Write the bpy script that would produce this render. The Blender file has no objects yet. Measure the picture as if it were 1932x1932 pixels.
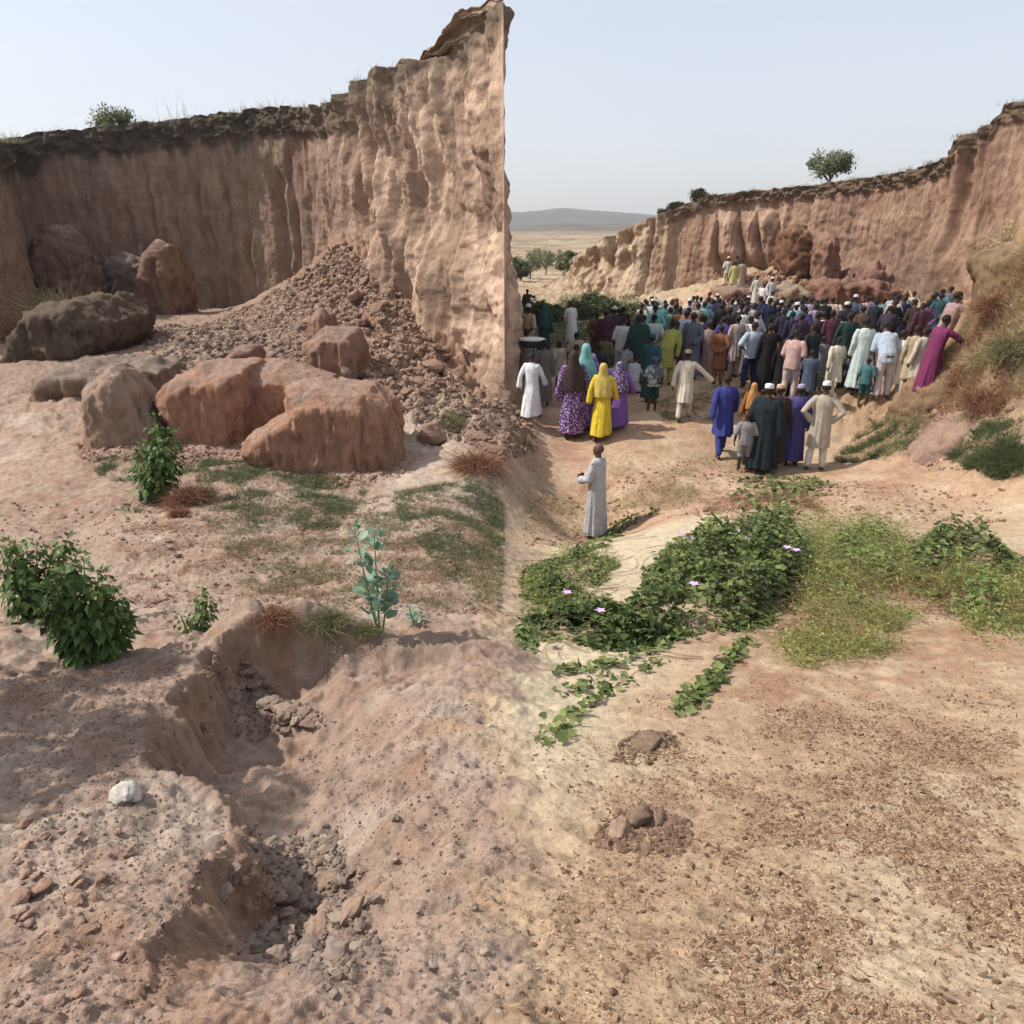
import bpy, math, random
import numpy as np
from mathutils import Vector

# ------------------------------------------------------------------ camera, sky, sun
sc = bpy.context.scene
PITCH = math.radians(20.8)
FP = 1370.0                      # focal length on a picture 1932 units wide
ALB = 0.66
CP, SP = math.cos(PITCH), math.sin(PITCH)
cam = bpy.data.cameras.new("camera")
cam.sensor_width = 36.0
cam.lens = 36.0 * FP / 1932.0
cam.clip_start = 0.05
cam.clip_end = 9000
camo = bpy.data.objects.new("camera", cam)
sc.collection.objects.link(camo)
camo.location = (0, 0, 0)
camo.rotation_euler = (math.pi / 2 - PITCH, 0, 0)
sc.camera = camo

SUN_EL = math.radians(49)
SUN_DIR = Vector((-0.98, 0.06, 0)).normalized()
SUN_DIR = Vector((SUN_DIR.x * math.cos(SUN_EL), SUN_DIR.y * math.cos(SUN_EL), math.sin(SUN_EL)))
w = bpy.data.worlds.new("World")
sc.world = w
w.use_nodes = True
nt = w.node_tree
bg = nt.nodes["Background"]
sky = nt.nodes.new("ShaderNodeTexSky")
sky.sky_type = 'NISHITA'
sky.sun_disc = False
sky.sun_elevation = SUN_EL
sky.sun_rotation = math.atan2(SUN_DIR.x, SUN_DIR.y)
sky.altitude = 300
sky.air_density = 1.0
sky.dust_density = 3.0
sky.ozone_density = 1.5
skm = nt.nodes.new("ShaderNodeMix"); skm.data_type = 'RGBA'     # thin high overcast veil over the clear sky
skm.inputs[0].default_value = 0.72
vt = nt.nodes.new("ShaderNodeTexCoord"); vmp = nt.nodes.new("ShaderNodeMapping"); vmp.inputs["Scale"].default_value = (1, 1, 3.5)
vn = nt.nodes.new("ShaderNodeTexNoise"); vn.inputs["Scale"].default_value = 1.6; vn.inputs["Detail"].default_value = 4
vr = nt.nodes.new("ShaderNodeValToRGB"); vr.color_ramp.elements[0].position = .3; vr.color_ramp.elements[1].position = .7
vr.color_ramp.elements[0].color = (2.30, 2.37, 2.46, 1); vr.color_ramp.elements[1].color = (2.62, 2.58, 2.62, 1)
nt.links.new(vt.outputs["Generated"], vmp.inputs[0]); nt.links.new(vmp.outputs[0], vn.inputs[0]); nt.links.new(vn.outputs[0], vr.inputs[0])
nt.links.new(vr.outputs[0], skm.inputs[7])
nt.links.new(sky.outputs[0], skm.inputs[6])
nt.links.new(skm.outputs[2], bg.inputs[0])
bg.inputs[1].default_value = 0.15
sun = bpy.data.lights.new("sun", 'SUN')
sun.energy = 2.75
sun.angle = math.radians(0.9)
sun.color = (1.0, 0.93, 0.84)
suno = bpy.data.objects.new("sun", sun)
sc.collection.objects.link(suno)
suno.rotation_euler = SUN_DIR.to_track_quat('Z', 'Y').to_euler()
sc.view_settings.view_transform = 'Standard'
sc.view_settings.look = 'None'
sc.view_settings.gamma = 1.0
sc.view_settings.exposure = 0.95
sc.view_settings.use_curve_mapping = False
sc.cycles.max_bounces = 6
sc.cycles.volume_bounces = 0
sc.cycles.transparent_max_bounces = 8

COL = sc.collection
rng = np.random.default_rng(7)
random.seed(7)

# ------------------------------------------------------------------ maths helpers
def ray(u, v):
    a = (u - 966.0) / FP
    b = (966.0 - v) / FP
    return a, CP + b * SP, -SP + b * CP

def at(u, v, y):
    """world point seen at picture point (u, v) at ground distance y"""
    a, dy, dz = ray(u, v)
    t = y / dy
    return np.array((a * t, y, dz * t))

def proj(x, y, z):
    d = y * CP - z * SP
    d = np.maximum(d, 1e-3)
    return 966 + FP * x / d, 966 - FP * (y * SP + z * CP) / d

_p = np.random.default_rng(3).permutation(256)
_perm = np.concatenate([_p, _p, _p])
_g = np.array([(1,1,0),(-1,1,0),(1,-1,0),(-1,-1,0),(1,0,1),(-1,0,1),(1,0,-1),(-1,0,-1),
               (0,1,1),(0,-1,1),(0,1,-1),(0,-1,-1),(1,1,0),(0,-1,1),(-1,1,0),(0,-1,-1)], float)

def noise(x, y, z=0.0):
    x, y, z = np.broadcast_arrays(np.asarray(x, float), np.asarray(y, float), np.asarray(z, float))
    xi = np.floor(x).astype(int); yi = np.floor(y).astype(int); zi = np.floor(z).astype(int)
    xf = x - xi; yf = y - yi; zf = z - zi
    xi &= 255; yi &= 255; zi &= 255
    f = lambda t: t * t * t * (t * (t * 6 - 15) + 10)
    u_, v_, w_ = f(xf), f(yf), f(zf)
    def g(a, b, c):
        h = _perm[_perm[_perm[xi + a] + yi + b] + zi + c] & 15
        G = _g[h]
        return G[..., 0] * (xf - a) + G[..., 1] * (yf - b) + G[..., 2] * (zf - c)
    x00 = g(0,0,0) * (1 - u_) + g(1,0,0) * u_
    x10 = g(0,1,0) * (1 - u_) + g(1,1,0) * u_
    x01 = g(0,0,1) * (1 - u_) + g(1,0,1) * u_
    x11 = g(0,1,1) * (1 - u_) + g(1,1,1) * u_
    return (x00 * (1 - v_) + x10 * v_) * (1 - w_) + (x01 * (1 - v_) + x11 * v_) * w_

def fbm(x, y, z=0.0, o=4, gain=0.5):
    s = 0; a = 1.0; f = 1.0
    for i in range(o):
        s = s + a * noise(np.asarray(x) * f + 17.3 * i, np.asarray(y) * f - 9.1 * i, np.asarray(z) * f + 3.7 * i)
        a *= gain; f *= 2.03
    return s

def ridged(x, y, z=0.0, o=3, gain=0.5):
    s = 0; a = 1.0; f = 1.0
    for i in range(o):
        s = s + a * (1 - 2 * np.abs(noise(np.asarray(x) * f + 5.3 * i, np.asarray(y) * f + 7.7 * i, np.asarray(z) * f)))
        a *= gain; f *= 2.1
    return s

def sst(a, b, x):
    t = np.clip((np.asarray(x, float) - a) / (b - a), 0, 1)
    return t * t * (3 - 2 * t)

# ------------------------------------------------------------------ object helpers
def tag(o, label=None, cat=None, group=None, kind=None):
    if label: o["label"] = label
    if cat: o["category"] = cat
    if group: o["group"] = group
    if kind: o["kind"] = kind
    return o

def mesh_np(name, V, F, smooth=True):
    """V (n,3); F list of arrays of faces (each array m x k)"""
    me = bpy.data.meshes.new(name)
    V = np.asarray(V, np.float32)
    me.vertices.add(len(V))
    me.vertices.foreach_set("co", V.ravel())
    if not isinstance(F, (list, tuple)): F = [F]
    F = [np.asarray(f, np.int32) for f in F if len(f)]
    loops = np.concatenate([f.ravel() for f in F])
    tot = np.concatenate([np.full(len(f), f.shape[1], np.int32) for f in F])
    start = np.concatenate([[0], np.cumsum(tot)[:-1]]).astype(np.int32)
    me.loops.add(len(loops))
    me.loops.foreach_set("vertex_index", loops)
    me.polygons.add(len(tot))
    me.polygons.foreach_set("loop_start", start)
    me.polygons.foreach_set("loop_total", tot)
    me.polygons.foreach_set("use_smooth", np.full(len(tot), smooth))
    me.update(calc_edges=True)
    me.validate()
    return me

def link(name, me, mat=None, parent=None, loc=None):
    o = bpy.data.objects.new(name, me)
    COL.objects.link(o)
    if mat is not None and me is not None:
        me.materials.append(mat)
    if parent is not None: o.parent = parent
    if loc is not None: o.location = loc
    return o

def color_attr(me, name, rgb):
    a = me.color_attributes.new(name, 'FLOAT_COLOR', 'POINT')
    c = np.ones((len(rgb), 4), np.float32)
    c[:, :3] = np.asarray(rgb) * ALB
    a.data.foreach_set("color", c.ravel())

def grid_faces(nr, ncol, off=0, wrap=False):
    i = np.arange(nr - 1)[:, None]; j = np.arange(ncol - (0 if wrap else 1))[None, :]
    j2 = (j + 1) % ncol
    a = i * ncol + j; b = i * ncol + j2; c = (i + 1) * ncol + j2; d = (i + 1) * ncol + j
    return np.stack([a, b, c, d], -1).reshape(-1, 4) + off

# ------------------------------------------------------------------ material helpers
class NT:
    def __init__(s, name, rough=0.95, spec=0.12):
        s.m = bpy.data.materials.new(name); s.m.use_nodes = True
        s.t = s.m.node_tree; s.n = s.t.nodes
        s.b = s.n["Principled BSDF"]
        s.b.inputs["Roughness"].default_value = rough
        s.b.inputs["Specular IOR Level"].default_value = spec
    def node(s, typ, **kw):
        n = s.n.new(typ)
        for k, v in kw.items(): setattr(n, k, v)
        return n
    def L(s, a, b): s.t.links.new(a, b)
    def pos(s, scale=(1, 1, 1)):
        g = s.node("ShaderNodeNewGeometry")
        mp = s.node("ShaderNodeMapping"); mp.inputs["Scale"].default_value = scale
        s.L(g.outputs["Position"], mp.inputs["Vector"])
        return mp.outputs[0]
    def noise(s, vec, scale, detail=4, rough=0.6):
        n = s.node("ShaderNodeTexNoise"); n.inputs["Scale"].default_value = scale
        n.inputs["Detail"].default_value = detail; n.inputs["Roughness"].default_value = rough
        s.L(vec, n.inputs["Vector"]); return n.outputs[0]
    def ramp(s, fac, stops):
        r = s.node("ShaderNodeValToRGB")
        e = r.color_ramp.elements
        while len(e) < len(stops): e.new(0.5)
        for k, (p, c) in enumerate(stops):
            e[k].position = p
            e[k].color = (*c, 1) if len(c) == 3 else c
        s.L(fac, r.inputs[0]); return r.outputs[0]
    def mix(s, fac, a, b, mode='MIX'):
        m = s.node("ShaderNodeMix", data_type='RGBA', blend_type=mode)
        for sock, val in ((0, fac), (6, a), (7, b)):
            if hasattr(val, "links") or isinstance(val, bpy.types.NodeSocket): s.L(val, m.inputs[sock])
            elif sock == 0: m.inputs[0].default_value = val
            else: m.inputs[sock].default_value = (*val, 1)
        return m.outputs[2]
    def bump(s, h, strength, dist):
        b = s.node("ShaderNodeBump"); b.inputs["Strength"].default_value = strength
        b.inputs["Distance"].default_value = dist
        s.L(h, b.inputs["Height"])
        s.L(b.outputs[0], s.b.inputs["Normal"]); return b
    def base(s, c): 
        if isinstance(c, bpy.types.NodeSocket): s.L(c, s.b.inputs["Base Color"])
        else: s.b.inputs["Base Color"].default_value = (*c, 1)

def g(v): return (v, v, v)

def soil_material(name, attr="soil", s1=9.0, s2=60.0, bumpd=0.02, stretch=(1, 1, 1), lo=0.62, hi=1.3, bstr=0.7):
    M = NT(name)
    a = M.node("ShaderNodeAttribute", attribute_name=attr)
    p = M.pos(stretch)
    n1 = M.noise(p, s1, 6, 0.68)
    n2 = M.noise(p, s2, 4, 0.7)
    r1 = M.ramp(n1, [(0.3, g(lo)), (0.5, g(0.96)), (0.72, g(hi))])
    r2 = M.ramp(n2, [(0.28, g(lo + .1)), (0.5, g(1.0)), (0.75, g(hi - .08))])
    c = M.mix(1.0, a.outputs["Color"], r1, 'MULTIPLY')
    c = M.mix(1.0, c, r2, 'MULTIPLY')
    M.base(c)
    ad = M.node("ShaderNodeMath", operation='ADD')
    M.L(n1, ad.inputs[0]); M.L(n2, ad.inputs[1])
    M.bump(ad.outputs[0], bstr, bumpd)
    return M.m

def plain_material(name, c1, c2, scale=20, rough=0.9, spec=0.15, bump=0.01, trans=False):
    M = NT(name, rough, spec)
    n = M.noise(M.pos(), scale, 4)
    M.base(M.ramp(n, [(0.3, c1), (0.7, c2)]))
    if bump: M.bump(n, 0.5, bump)
    return M.m

def leaf_material(name, c1, c2, rough=0.55, spec=0.3, tr=0.25):
    """random tint per leaf from the mesh attribute 'tint'"""
    M = NT(name, rough, spec)
    a = M.node("ShaderNodeAttribute", attribute_name="tint")
    M.base(M.ramp(a.outputs["Fac"], [(0.0, c1), (1.0, c2)]))
    if tr:
        t = M.node("ShaderNodeBsdfTranslucent")
        mx = M.node("ShaderNodeMixShader"); mx.inputs[0].default_value = tr
        M.L(M.ramp(a.outputs["Fac"], [(0.0, [k * 1.2 for k in c1]), (1.0, [k * 1.2 for k in c2])]), t.inputs[0])
        out = M.n["Material Output"]
        M.L(M.b.outputs[0], mx.inputs[1]); M.L(t.outputs[0], mx.inputs[2]); M.L(mx.outputs[0], out.inputs[0])
    return M.m

# ------------------------------------------------------------------ ground shape
CPTS = [
 # foreground, left half
 (-60,1932,1.05),(0,1932,1.05),(250,1932,1.05),(480,1932,1.04),(700,1932,1.04),(960,1932,1.04),
 (0,1700,1.58),(300,1700,1.57),(600,1700,1.62),(930,1700,1.6),
 (0,1500,2.30),(250,1490,2.32),(600,1500,2.40),(930,1500,2.35),
 (0,1340,3.2),(260,1320,3.25),(560,1330,3.35),(930,1330,3.3),
 (0,1240,4.1),(160,1240,4.15),(330,1220,4.2),(480,1178,4.4),(600,1172,4.5),(720,1205,4.35),(850,1215,4.3),(940,1205,4.5),
 # left basin
 (0,1120,5.9),(250,1150,5.4),(480,1140,5.7),(700,1150,5.4),(930,1150,5.4),
 (0,1000,8.0),(200,1000,8.0),(450,1030,7.4),(700,1020,7.6),(920,1020,7.6),
 (0,920,9.9),(290,940,9.35),(600,930,9.7),(850,900,10.4),(950,880,10.9),
 (0,840,12.0),(200,850,11.6),(450,870,11.2),(620,900,10.6),(740,870,11.2),(880,830,12.5),(950,820,13.0),
 (0,760,14.5),(150,750,14.8),(350,740,15.2),(520,730,15.6),(700,740,15.2),(820,770,14.6),
 (0,690,17.5),(250,680,18.2),(430,670,18.5),(560,690,18.0),(700,680,17.4),(830,720,16.6),(900,770,15.2),
 (0,630,21.5),(130,600,24.0),(300,600,25.5),(450,590,26.0),(560,610,22.5),(700,620,19.6),(800,670,17.9),
 (520,556,29.2),(600,532,28.0),(450,582,29.6),(380,590,29.2),(640,500,27.6),(520,545,26.0),(600,510,25.3),(640,455,26.2),(680,480,24.6),(740,560,21.6),(80,580,27),(300,575,30),
 # foreground, right half
 (980,1932,1.04),(1200,1932,1.04),(1450,1932,1.04),(1700,1932,1.03),(1990,1932,1.02),
 (1000,1700,1.58),(1300,1700,1.57),(1600,1700,1.56),(1950,1700,1.54),
 (1000,1500,2.35),(1300,1500,2.35),(1600,1500,2.32),(1950,1500,2.28),
 (1000,1330,3.45),(1300,1330,3.45),(1600,1310,3.55),(1950,1300,3.5),
 (1000,1220,4.6),(1250,1210,4.7),(1500,1200,4.75),(1750,1190,4.8),(1950,1180,4.8),
 (1000,1120,6.0),(1200,1110,6.1),(1450,1100,6.3),(1700,1100,6.2),(1950,1090,6.2),
 (1000,1060,7.3),(1130,1030,7.9),(1250,1000,8.6),(1400,1000,8.6),(1600,1000,8.6),(1800,1000,8.3),(1950,1000,8.1),
 # right basin
 (1000,1000,9.6),(1120,1012,11.0),(1000,940,11.4),(1150,930,12.4),(1300,950,11.2),(1440,925,12.0),(1500,940,10.4),(1700,930,10.6),(1900,940,9.8),
 (1250,880,13.2),(1400,890,12.9),(1540,890,13.0),(1000,880,13.0),(1060,850,14.3),(1150,830,14.7),(1650,850,13.6),
 (1000,790,16.0),(1230,775,16.6),(1450,770,16.8),(1600,770,16.8),(1680,762,16.9),
 (1000,720,19.6),(1200,715,20.0),(1400,710,20.6),(1600,712,20.0),(1720,700,20.0),
 (1000,660,26.5),(1300,650,28.0),(1550,645,29.5),(1750,640,27.0),(1900,640,23.0),
 (1000,615,38.0),(1200,612,40.0),(1400,590,41.0),(1550,605,43.0),(1700,610,36.0),
 (1330,560,46.0),(1400,540,46.0),(1480,545,47.0),(1560,545,47.0),(1630,575,44),(1230,585,50),(1100,595,47),(1000,590,48),
 (1000,548,65.0),(1080,535,75.0),(980,515,95),(1060,500,110),
 # right bank
 (1700,880,12.0),(1800,885,11.2),(1920,880,10.3),
 (1720,800,13.6),(1800,800,12.4),(1900,790,11.3),
 (1735,745,15.0),(1800,705,13.7),(1850,690,13.1),(1920,690,12.0),
 (1800,635,14.6),(1850,570,14.1),(1890,510,13.6),(1940,440,13.2),(2000,420,12.8),
 (1780,690,16.6),(1840,690,17.4),(1920,690,17.8),(2000,640,20),
]
CW = np.array([at(*p) for p in CPTS])
def _k(x, y):
    y = np.maximum(y, 0.7)
    return x / (y + 1.5) * 1.25, np.log(y + 0.6) * 0.75
CKx, CKy = _k(CW[:, 0], CW[:, 1])
def _phi(r2): return np.where(r2 > 1e-12, 0.5 * r2 * np.log(np.maximum(r2, 1e-12)), 0)
def _solve():
    n = len(CW)
    r2 = (CKx[:, None] - CKx) ** 2 + (CKy[:, None] - CKy) ** 2
    A = np.zeros((n + 3, n + 3)); A[:n, :n] = _phi(r2) + np.eye(n) * 2e-4
    P = np.stack([np.ones(n), CKx, CKy], 1); A[:n, n:] = P; A[n:, :n] = P.T
    # interpolate the downward slope -z/y, which is even over the picture
    b = np.zeros(n + 3); b[:n] = CW[:, 2] / (CW[:, 1] + 0.6)
    return np.linalg.solve(A, b)
CC = _solve()
def zbase(x, y):
    x = np.asarray(x, float); y = np.asarray(y, float)
    sh = np.broadcast(x, y).shape
    x = np.broadcast_to(x, sh).ravel(); y = np.broadcast_to(y, sh).ravel()
    yc = np.clip(y, 0.7, 90.0)
    xc = np.clip(x, -(yc + 1.5) * .82, (yc + 1.5) * .82)
    X, Y = _k(xc, yc)
    out = np.empty(len(x))
    for s in range(0, len(x), 40000):
        e = s + 40000
        r2 = (X[s:e, None] - CKx) ** 2 + (Y[s:e, None] - CKy) ** 2
        out[s:e] = _phi(r2) @ CC[:-3] + CC[-3] + CC[-2] * X[s:e] + CC[-1] * Y[s:e]
    out = out * (yc + 0.6)
    far = sst(60, 110, y)
    plain = -4.6 + 0.012 * np.maximum(y - 100, 0) * sst(100, 500, y)
    out = out * (1 - far) + plain * far
    return out.reshape(sh)

# gully edge, left foreground (picture points put on the ground)
def hit_base(u, v):
    a, dy, dz = ray(u, v)
    ys = np.concatenate([np.linspace(.7, 12, 1200), np.linspace(12, 70, 1500)])
    t = ys / dy
    zz = zbase(a * t, ys)
    below = dz * t <= zz
    i = int(np.argmax(below)) if below.any() else len(ys) - 1
    return np.array((a * t[i], ys[i], zz[i]))
EDGE = [(500,1192),(430,1215),(385,1245),(375,1290),(345,1310),(332,1345),(292,1385),(283,1440),(310,1475),
        (360,1492),(410,1512),(442,1545),(445,1590),(400,1640),(362,1690),(350,1760),(300,1830),(250,1932)]
EW = np.array([hit_base(*p)[:2] for p in EDGE])
GP = np.vstack([EW, [hit_base(760,1932)[:2]], [hit_base(965,1600)[:2]], [hit_base(950,1300)[:2]], [hit_base(800,1120)[:2]], [hit_base(490,1120)[:2]]])
def seg_dist(x, y, P):
    d = np.full(x.shape, 1e9)
    for i in range(len(P) - 1):
        a, b = P[i], P[i + 1]
        ab = b - a; L2 = (ab ** 2).sum()
        t = np.clip(((x - a[0]) * ab[0] + (y - a[1]) * ab[1]) / L2, 0, 1)
        d = np.minimum(d, np.hypot(x - a[0] - t * ab[0], y - a[1] - t * ab[1]))
    return d
def inside(x, y, P):
    r = np.zeros(x.shape, bool)
    n = len(P)
    for i in range(n):
        x1, y1 = P[i]; x2, y2 = P[(i + 1) % n]
        c = ((y1 > y) != (y2 > y)) & (x < (x2 - x1) * (y - y1) / (y2 - y1 + 1e-12) + x1)
        r ^= c
    return r
HOLLOW = hit_base(590, 1330)[:2]
PIT = hit_base(560, 1640)[:2]
BUMP1 = hit_base(470, 1185)[:2]; BUMP2 = hit_base(570, 1178)[:2]; BUMP3 = hit_base(760, 1215)[:2]
def gauss(x, y, c, sx, sy, rot=0.0):
    cx, sn = math.cos(rot), math.sin(rot)
    X = (x - c[0]) * cx + (y - c[1]) * sn; Y = -(x - c[0]) * sn + (y - c[1]) * cx
    return np.exp(-(X / sx) ** 2 - (Y / sy) ** 2)

def left_relief(x, y):
    m_ = sst(.25, -.15, x / (np.abs(y) + 1.5)) * sst(.3, .9, y) * sst(6.5, 4.5, y)
    return m_ * (.055 * fbm(x * 2.3, y * 2.3, 31.0, 3) + .020 * ridged(x * 5.5 + .3 * noise(x * 9, y * 9), y * 5.5, 33.0, 2))

def zfull(x, y, detail=True):
    x = np.asarray(x, float); y = np.asarray(y, float)
    x, y = np.broadcast_arrays(x, y)
    z = zbase(x, y)
    near = (y < 6.5) & (x < 0.6) & (y > 0.2)
    if near.any():
        xn, yn = x[near], y[near]
        wob = 0.075 * fbm(xn * 3.2, yn * 3.2, 1.0, 4, .6) + .03 * ridged(xn * 9, yn * 9, 2.0, 2) - .02
        wx, wy = xn + wob, yn + 0.08 * fbm(xn * 3 + 9, yn * 3, 4.0, 4, .6)
        ins = inside(wx, wy, GP)
        d = seg_dist(wx, wy, EW)
        size = 0.10 * (yn + 1.2)                      # the cut gets bigger away from the camera
        depth = size * (0.85 + .35 * noise(xn * 1.7, yn * 1.7, 8.0))
        wdt = 0.33 + 0.16 * yn
        prof = sst(0, 0.06 + .02 * yn + .09 * np.clip(fbm(xn * 2.5, yn * 2.5, 44., 3) + .2, 0, 1), d) * np.exp(-(d / wdt) ** 2.2)
        crest = 4.42 + .10 * fbm(xn * 3, yn * 3, 6.0, 3)
        prof = prof * sst(crest + .05, crest - .42, yn) * sst(1.15, 1.62, yn)
        dz = -np.where(ins, depth * prof, 0)
        # soft lip just outside the cut
        dz += np.where(~ins, 0.02 * np.exp(-(d / .06) ** 2), 0)
        dz -= 0.20 * gauss(xn, yn, HOLLOW, .42, .36)
        dz -= 0.10 * gauss(xn, yn, PIT, .26, .30)
        dz += 0.20 * gauss(xn, yn, BUMP1, .20, .15) + .19 * gauss(xn, yn, BUMP2, .20, .16) + .08 * gauss(xn, yn, BUMP3, .6, .14)
        z = z.copy(); z[near] += dz
    if detail:
        seam = sst(-.02, .06, x / (np.abs(y) + 1.5) + .015 * noise(x * 1.5, y * 1.5))
        yy = np.maximum(y, .5)
        z = z + left_relief(x, y)
        lowa = np.clip(yy * .012, .015, .14)
        z = z + lowa * fbm(x * .9 / (1 + yy * .03), y * .9 / (1 + yy * .03), 0.5, 4) * (1 - .35 * seam)
        mid = sst(1.5, 8, yy)
        left = 1 - seam
        clod = fbm(x * 9, y * 9, 2.0, 4, .6)
        z = z + (0.022 * left + .010 * seam) * clod * sst(60, 20, yy)
        z = z + (0.010 * left + .0045 * seam) * np.maximum(ridged(x * 28, y * 28, 5.0, 2), 0) * sst(14, 5, yy)
        # rubble below the big wall and at the foot of the right cliff
        u, v = proj(x, y, z)
        rub = left * sst(11, 14, y) * sst(-16, -5, x) * (1 - sst(620, 500, u)*.6) 
        z = z + rub * (0.46 * np.abs(fbm(x * 1.3, y * 1.5, 7.0, 5, .62)) + .05 * ridged(x * 6, y * 6, 3.0, 3))
        rr = seam * sst(38, 44, y) * sst(75, 60, y)
        z = z + rr * 0.5 * np.abs(fbm(x * .7, y * .7, 7.0, 4, .6))
        bank = seam * sst(6.0, 8.5, x - .0 * y) * sst(9.5, 11, y) * sst(21, 17, y)
        z = z + bank * (.34 * fbm(x * 1.0, y * 1.0, 4.0, 4, .6) + .13 * ridged(x * 2.2, y * 2.2, 2.0, 3))
    return z

def hit(u, v, y0=0.8, y1=90):
    a, dy, dz = ray(u, v)
    ys = np.exp(np.linspace(math.log(y0), math.log(y1), 900))
    t = ys / dy
    zz = zfull(a * t, ys)
    below = dz * t <= zz
    i = int(np.argmax(below)) if below.any() else len(ys) - 1
    return np.array((a * t[i], ys[i], zz[i]))

# ------------------------------------------------------------------ ground sheet
def make_ground():
    ys = np.concatenate([np.linspace(-6, .55, 24), np.exp(np.linspace(math.log(.6), math.log(70), 1020)),
                         np.exp(np.linspace(math.log(70), math.log(3200), 110))[1:]])
    a = np.linspace(-1.25, 1.25, 1240)
    Y, A = np.meshgrid(ys, a, indexing='ij')
    X = A * (np.abs(Y) + 2.2)
    Z = zfull(X, Y)
    far = sst(80, 300, Y)
    Z = Z + far * 2.5 * fbm(X * .006, Y * .006, 1.0, 4)
    V = np.stack([X, Y, Z], -1).reshape(-1, 3)
    me = mesh_np("ground", V, grid_faces(*X.shape))
    # soil colour: kinds of soil over the area
    u, v = proj(X, Y, Z)
    n1 = fbm(X * 1.1, Y * 1.1, 2.0, 4); n2 = fbm(X * 3.5 + 4, Y * 3.5, 5.0, 4); nlo = fbm(X * .25, Y * .25, 9.0, 4)
    seam = sst(-.06, .06, X / (np.abs(Y) + 1.0) + .07 * n2 + .11 * n1 + .06 * nlo + .012 * noise(X*9, Y*9))[..., None]
    def C(r, g_, b): return np.array((r, g_, b))
    def bl(c, col, w_): return c * (1 - w_[..., None]) + np.array(col) * w_[..., None]
    Lc = np.ones(X.shape + (3,)) * C(.43, .315, .26)
    Lc = bl(Lc, (.50, .40, .34), sst(.0, .5, n1))
    Lc = bl(Lc, (.36, .225, .165), sst(.1, .55, n2) * .7)
    Lc = bl(Lc, (.27, .21, .17), sst(.25, .6, fbm(X * 2, Y * 2, 12., 4)) * .6)
    nr = (Y < 6.5) & (X < .8) & (Y > .2)
    gw = np.zeros(X.shape); dd0 = seg_dist(X[nr], Y[nr], EW); ii = inside(X[nr], Y[nr], GP)
    gw[nr] = np.where(ii, sst(.16, .03, dd0 - .05 * n2[nr]), sst(.04, 0, dd0)) * sst(4.6, 4.0, Y[nr])
    Lc = bl(Lc, (.36, .225, .165), gw * .7)
    bas = sst(4.6, 6.0, Y)
    Lc = bl(Lc, (.47, .35, .28), bas * .8)
    Lc = bl(Lc, (.60, .50, .43), bas * sst(.05, .45, nlo + n1 * .3) * .8)
    Lc = bl(Lc, (.37, .23, .17), bas * sst(0, .5, n2 - nlo * .5) * .6)
    back = sst(12.5, 17, Y)
    Lc = bl(Lc, (.37, .26, .21), back * .85)
    # reddish talus towards the big wall
    tal = back * sst(470, 600, u)
    Lc = bl(Lc, (.36, .225, .165), tal * .8)
    Rc = np.ones(X.shape + (3,)) * C(.57, .42, .28)
    Rc = bl(Rc, (.50, .33, .22), sst(-.05, .5, n1 + .3 * n2) * .75)
    Rc = bl(Rc, (.63, .50, .35), sst(.1, .55, -n1 + .4 * n2) * .8)
    # redder stretch below the vines, pale sand tongue, orange basin
    Rc = bl(Rc, (.33, .22, .14), sst(.12, .5, fbm(X * 11, Y * 11, 51., 4, .65)) * .55 * sst(1300, 1500, v))
    red = gauss(u, v, (1500, 1290), 330, 90) + .8 * gauss(u, v, (1800, 1200), 200, 60) + .6 * gauss(u, v, (1400, 960), 130, 40)
    Rc = bl(Rc, (.43, .25, .16), np.clip(red * (0.6 + n2), 0, .85))
    pale = gauss(u, v, (1180, 1060), 150, 85) + gauss(u, v, (1330, 1010), 180, 45) + gauss(u, v, (1040, 1330), 110, 170) + .5 * gauss(u, v, (1180, 1250), 120, 50)
    Rc = bl(Rc, (.70, .58, .41), np.clip(pale * 1.3, 0, .95))
    rb = sst(9.2, 10.6, Y)
    Rb = np.ones(X.shape + (3,)) * C(.55, .365, .25)
    Rb = bl(Rb, (.62, .46, .32), sst(0, .5, n1) * .8)
    Rb = bl(Rb, (.42, .24, .16), sst(.05, .5, -n1 + n2 * .5) * .7)
    Rb = bl(Rb, (.36, .29, .17), sst(.2, .6, nlo + .3 * n2) * .5)
    Rc = Rc * (1 - rb[..., None]) + Rb * rb[..., None]
    bankw = sst(6.3, 8.5, X) * sst(9.5, 11.5, Y) * sst(22, 18, Y)
    Rc = bl(Rc, (.43, .28, .17), bankw * .8)
    Rc = bl(Rc, (.27, .20, .12), bankw * sst(-.1, .4, n2) * .7)
    slab = gauss(u, v, (1790, 815), 75, 38, -.45)
    Rc = bl(Rc, (.58, .40, .31), np.clip(slab * 1.8, 0, .9) * bankw)
    mf = sst(42, 60, Y)
    Rc = bl(Rc, (.56, .45, .31), mf * .8)
    f2 = sst(80, 140, Y)
    Rc = bl(Rc, (.40, .29, .18), f2 * sst(-.3, .3, fbm(X * .03, Y * .03, 3., 4)))
    Rc = bl(Rc, (.22, .20, .12), f2 * sst(.0, .35, fbm(X * .05, Y * .02, 8., 4)) * .8)
    Rc = bl(Rc, (.24, .19, .14), sst(350, 900, Y) * .85)
    Lc = Lc * np.array((1.09, 1.08, 1.02))
    Rc = Rc * np.array((1.07, 1.08, 1.06))
    col = Lc * (1 - seam) + Rc * seam
    color_attr(me, "soil", col.reshape(-1, 3))
    o = link("ground", me, soil_material("ground_soil", s1=11, s2=75, bumpd=0.012, lo=.70, hi=1.24))
    tag(o, kind="structure")
make_ground()

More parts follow.
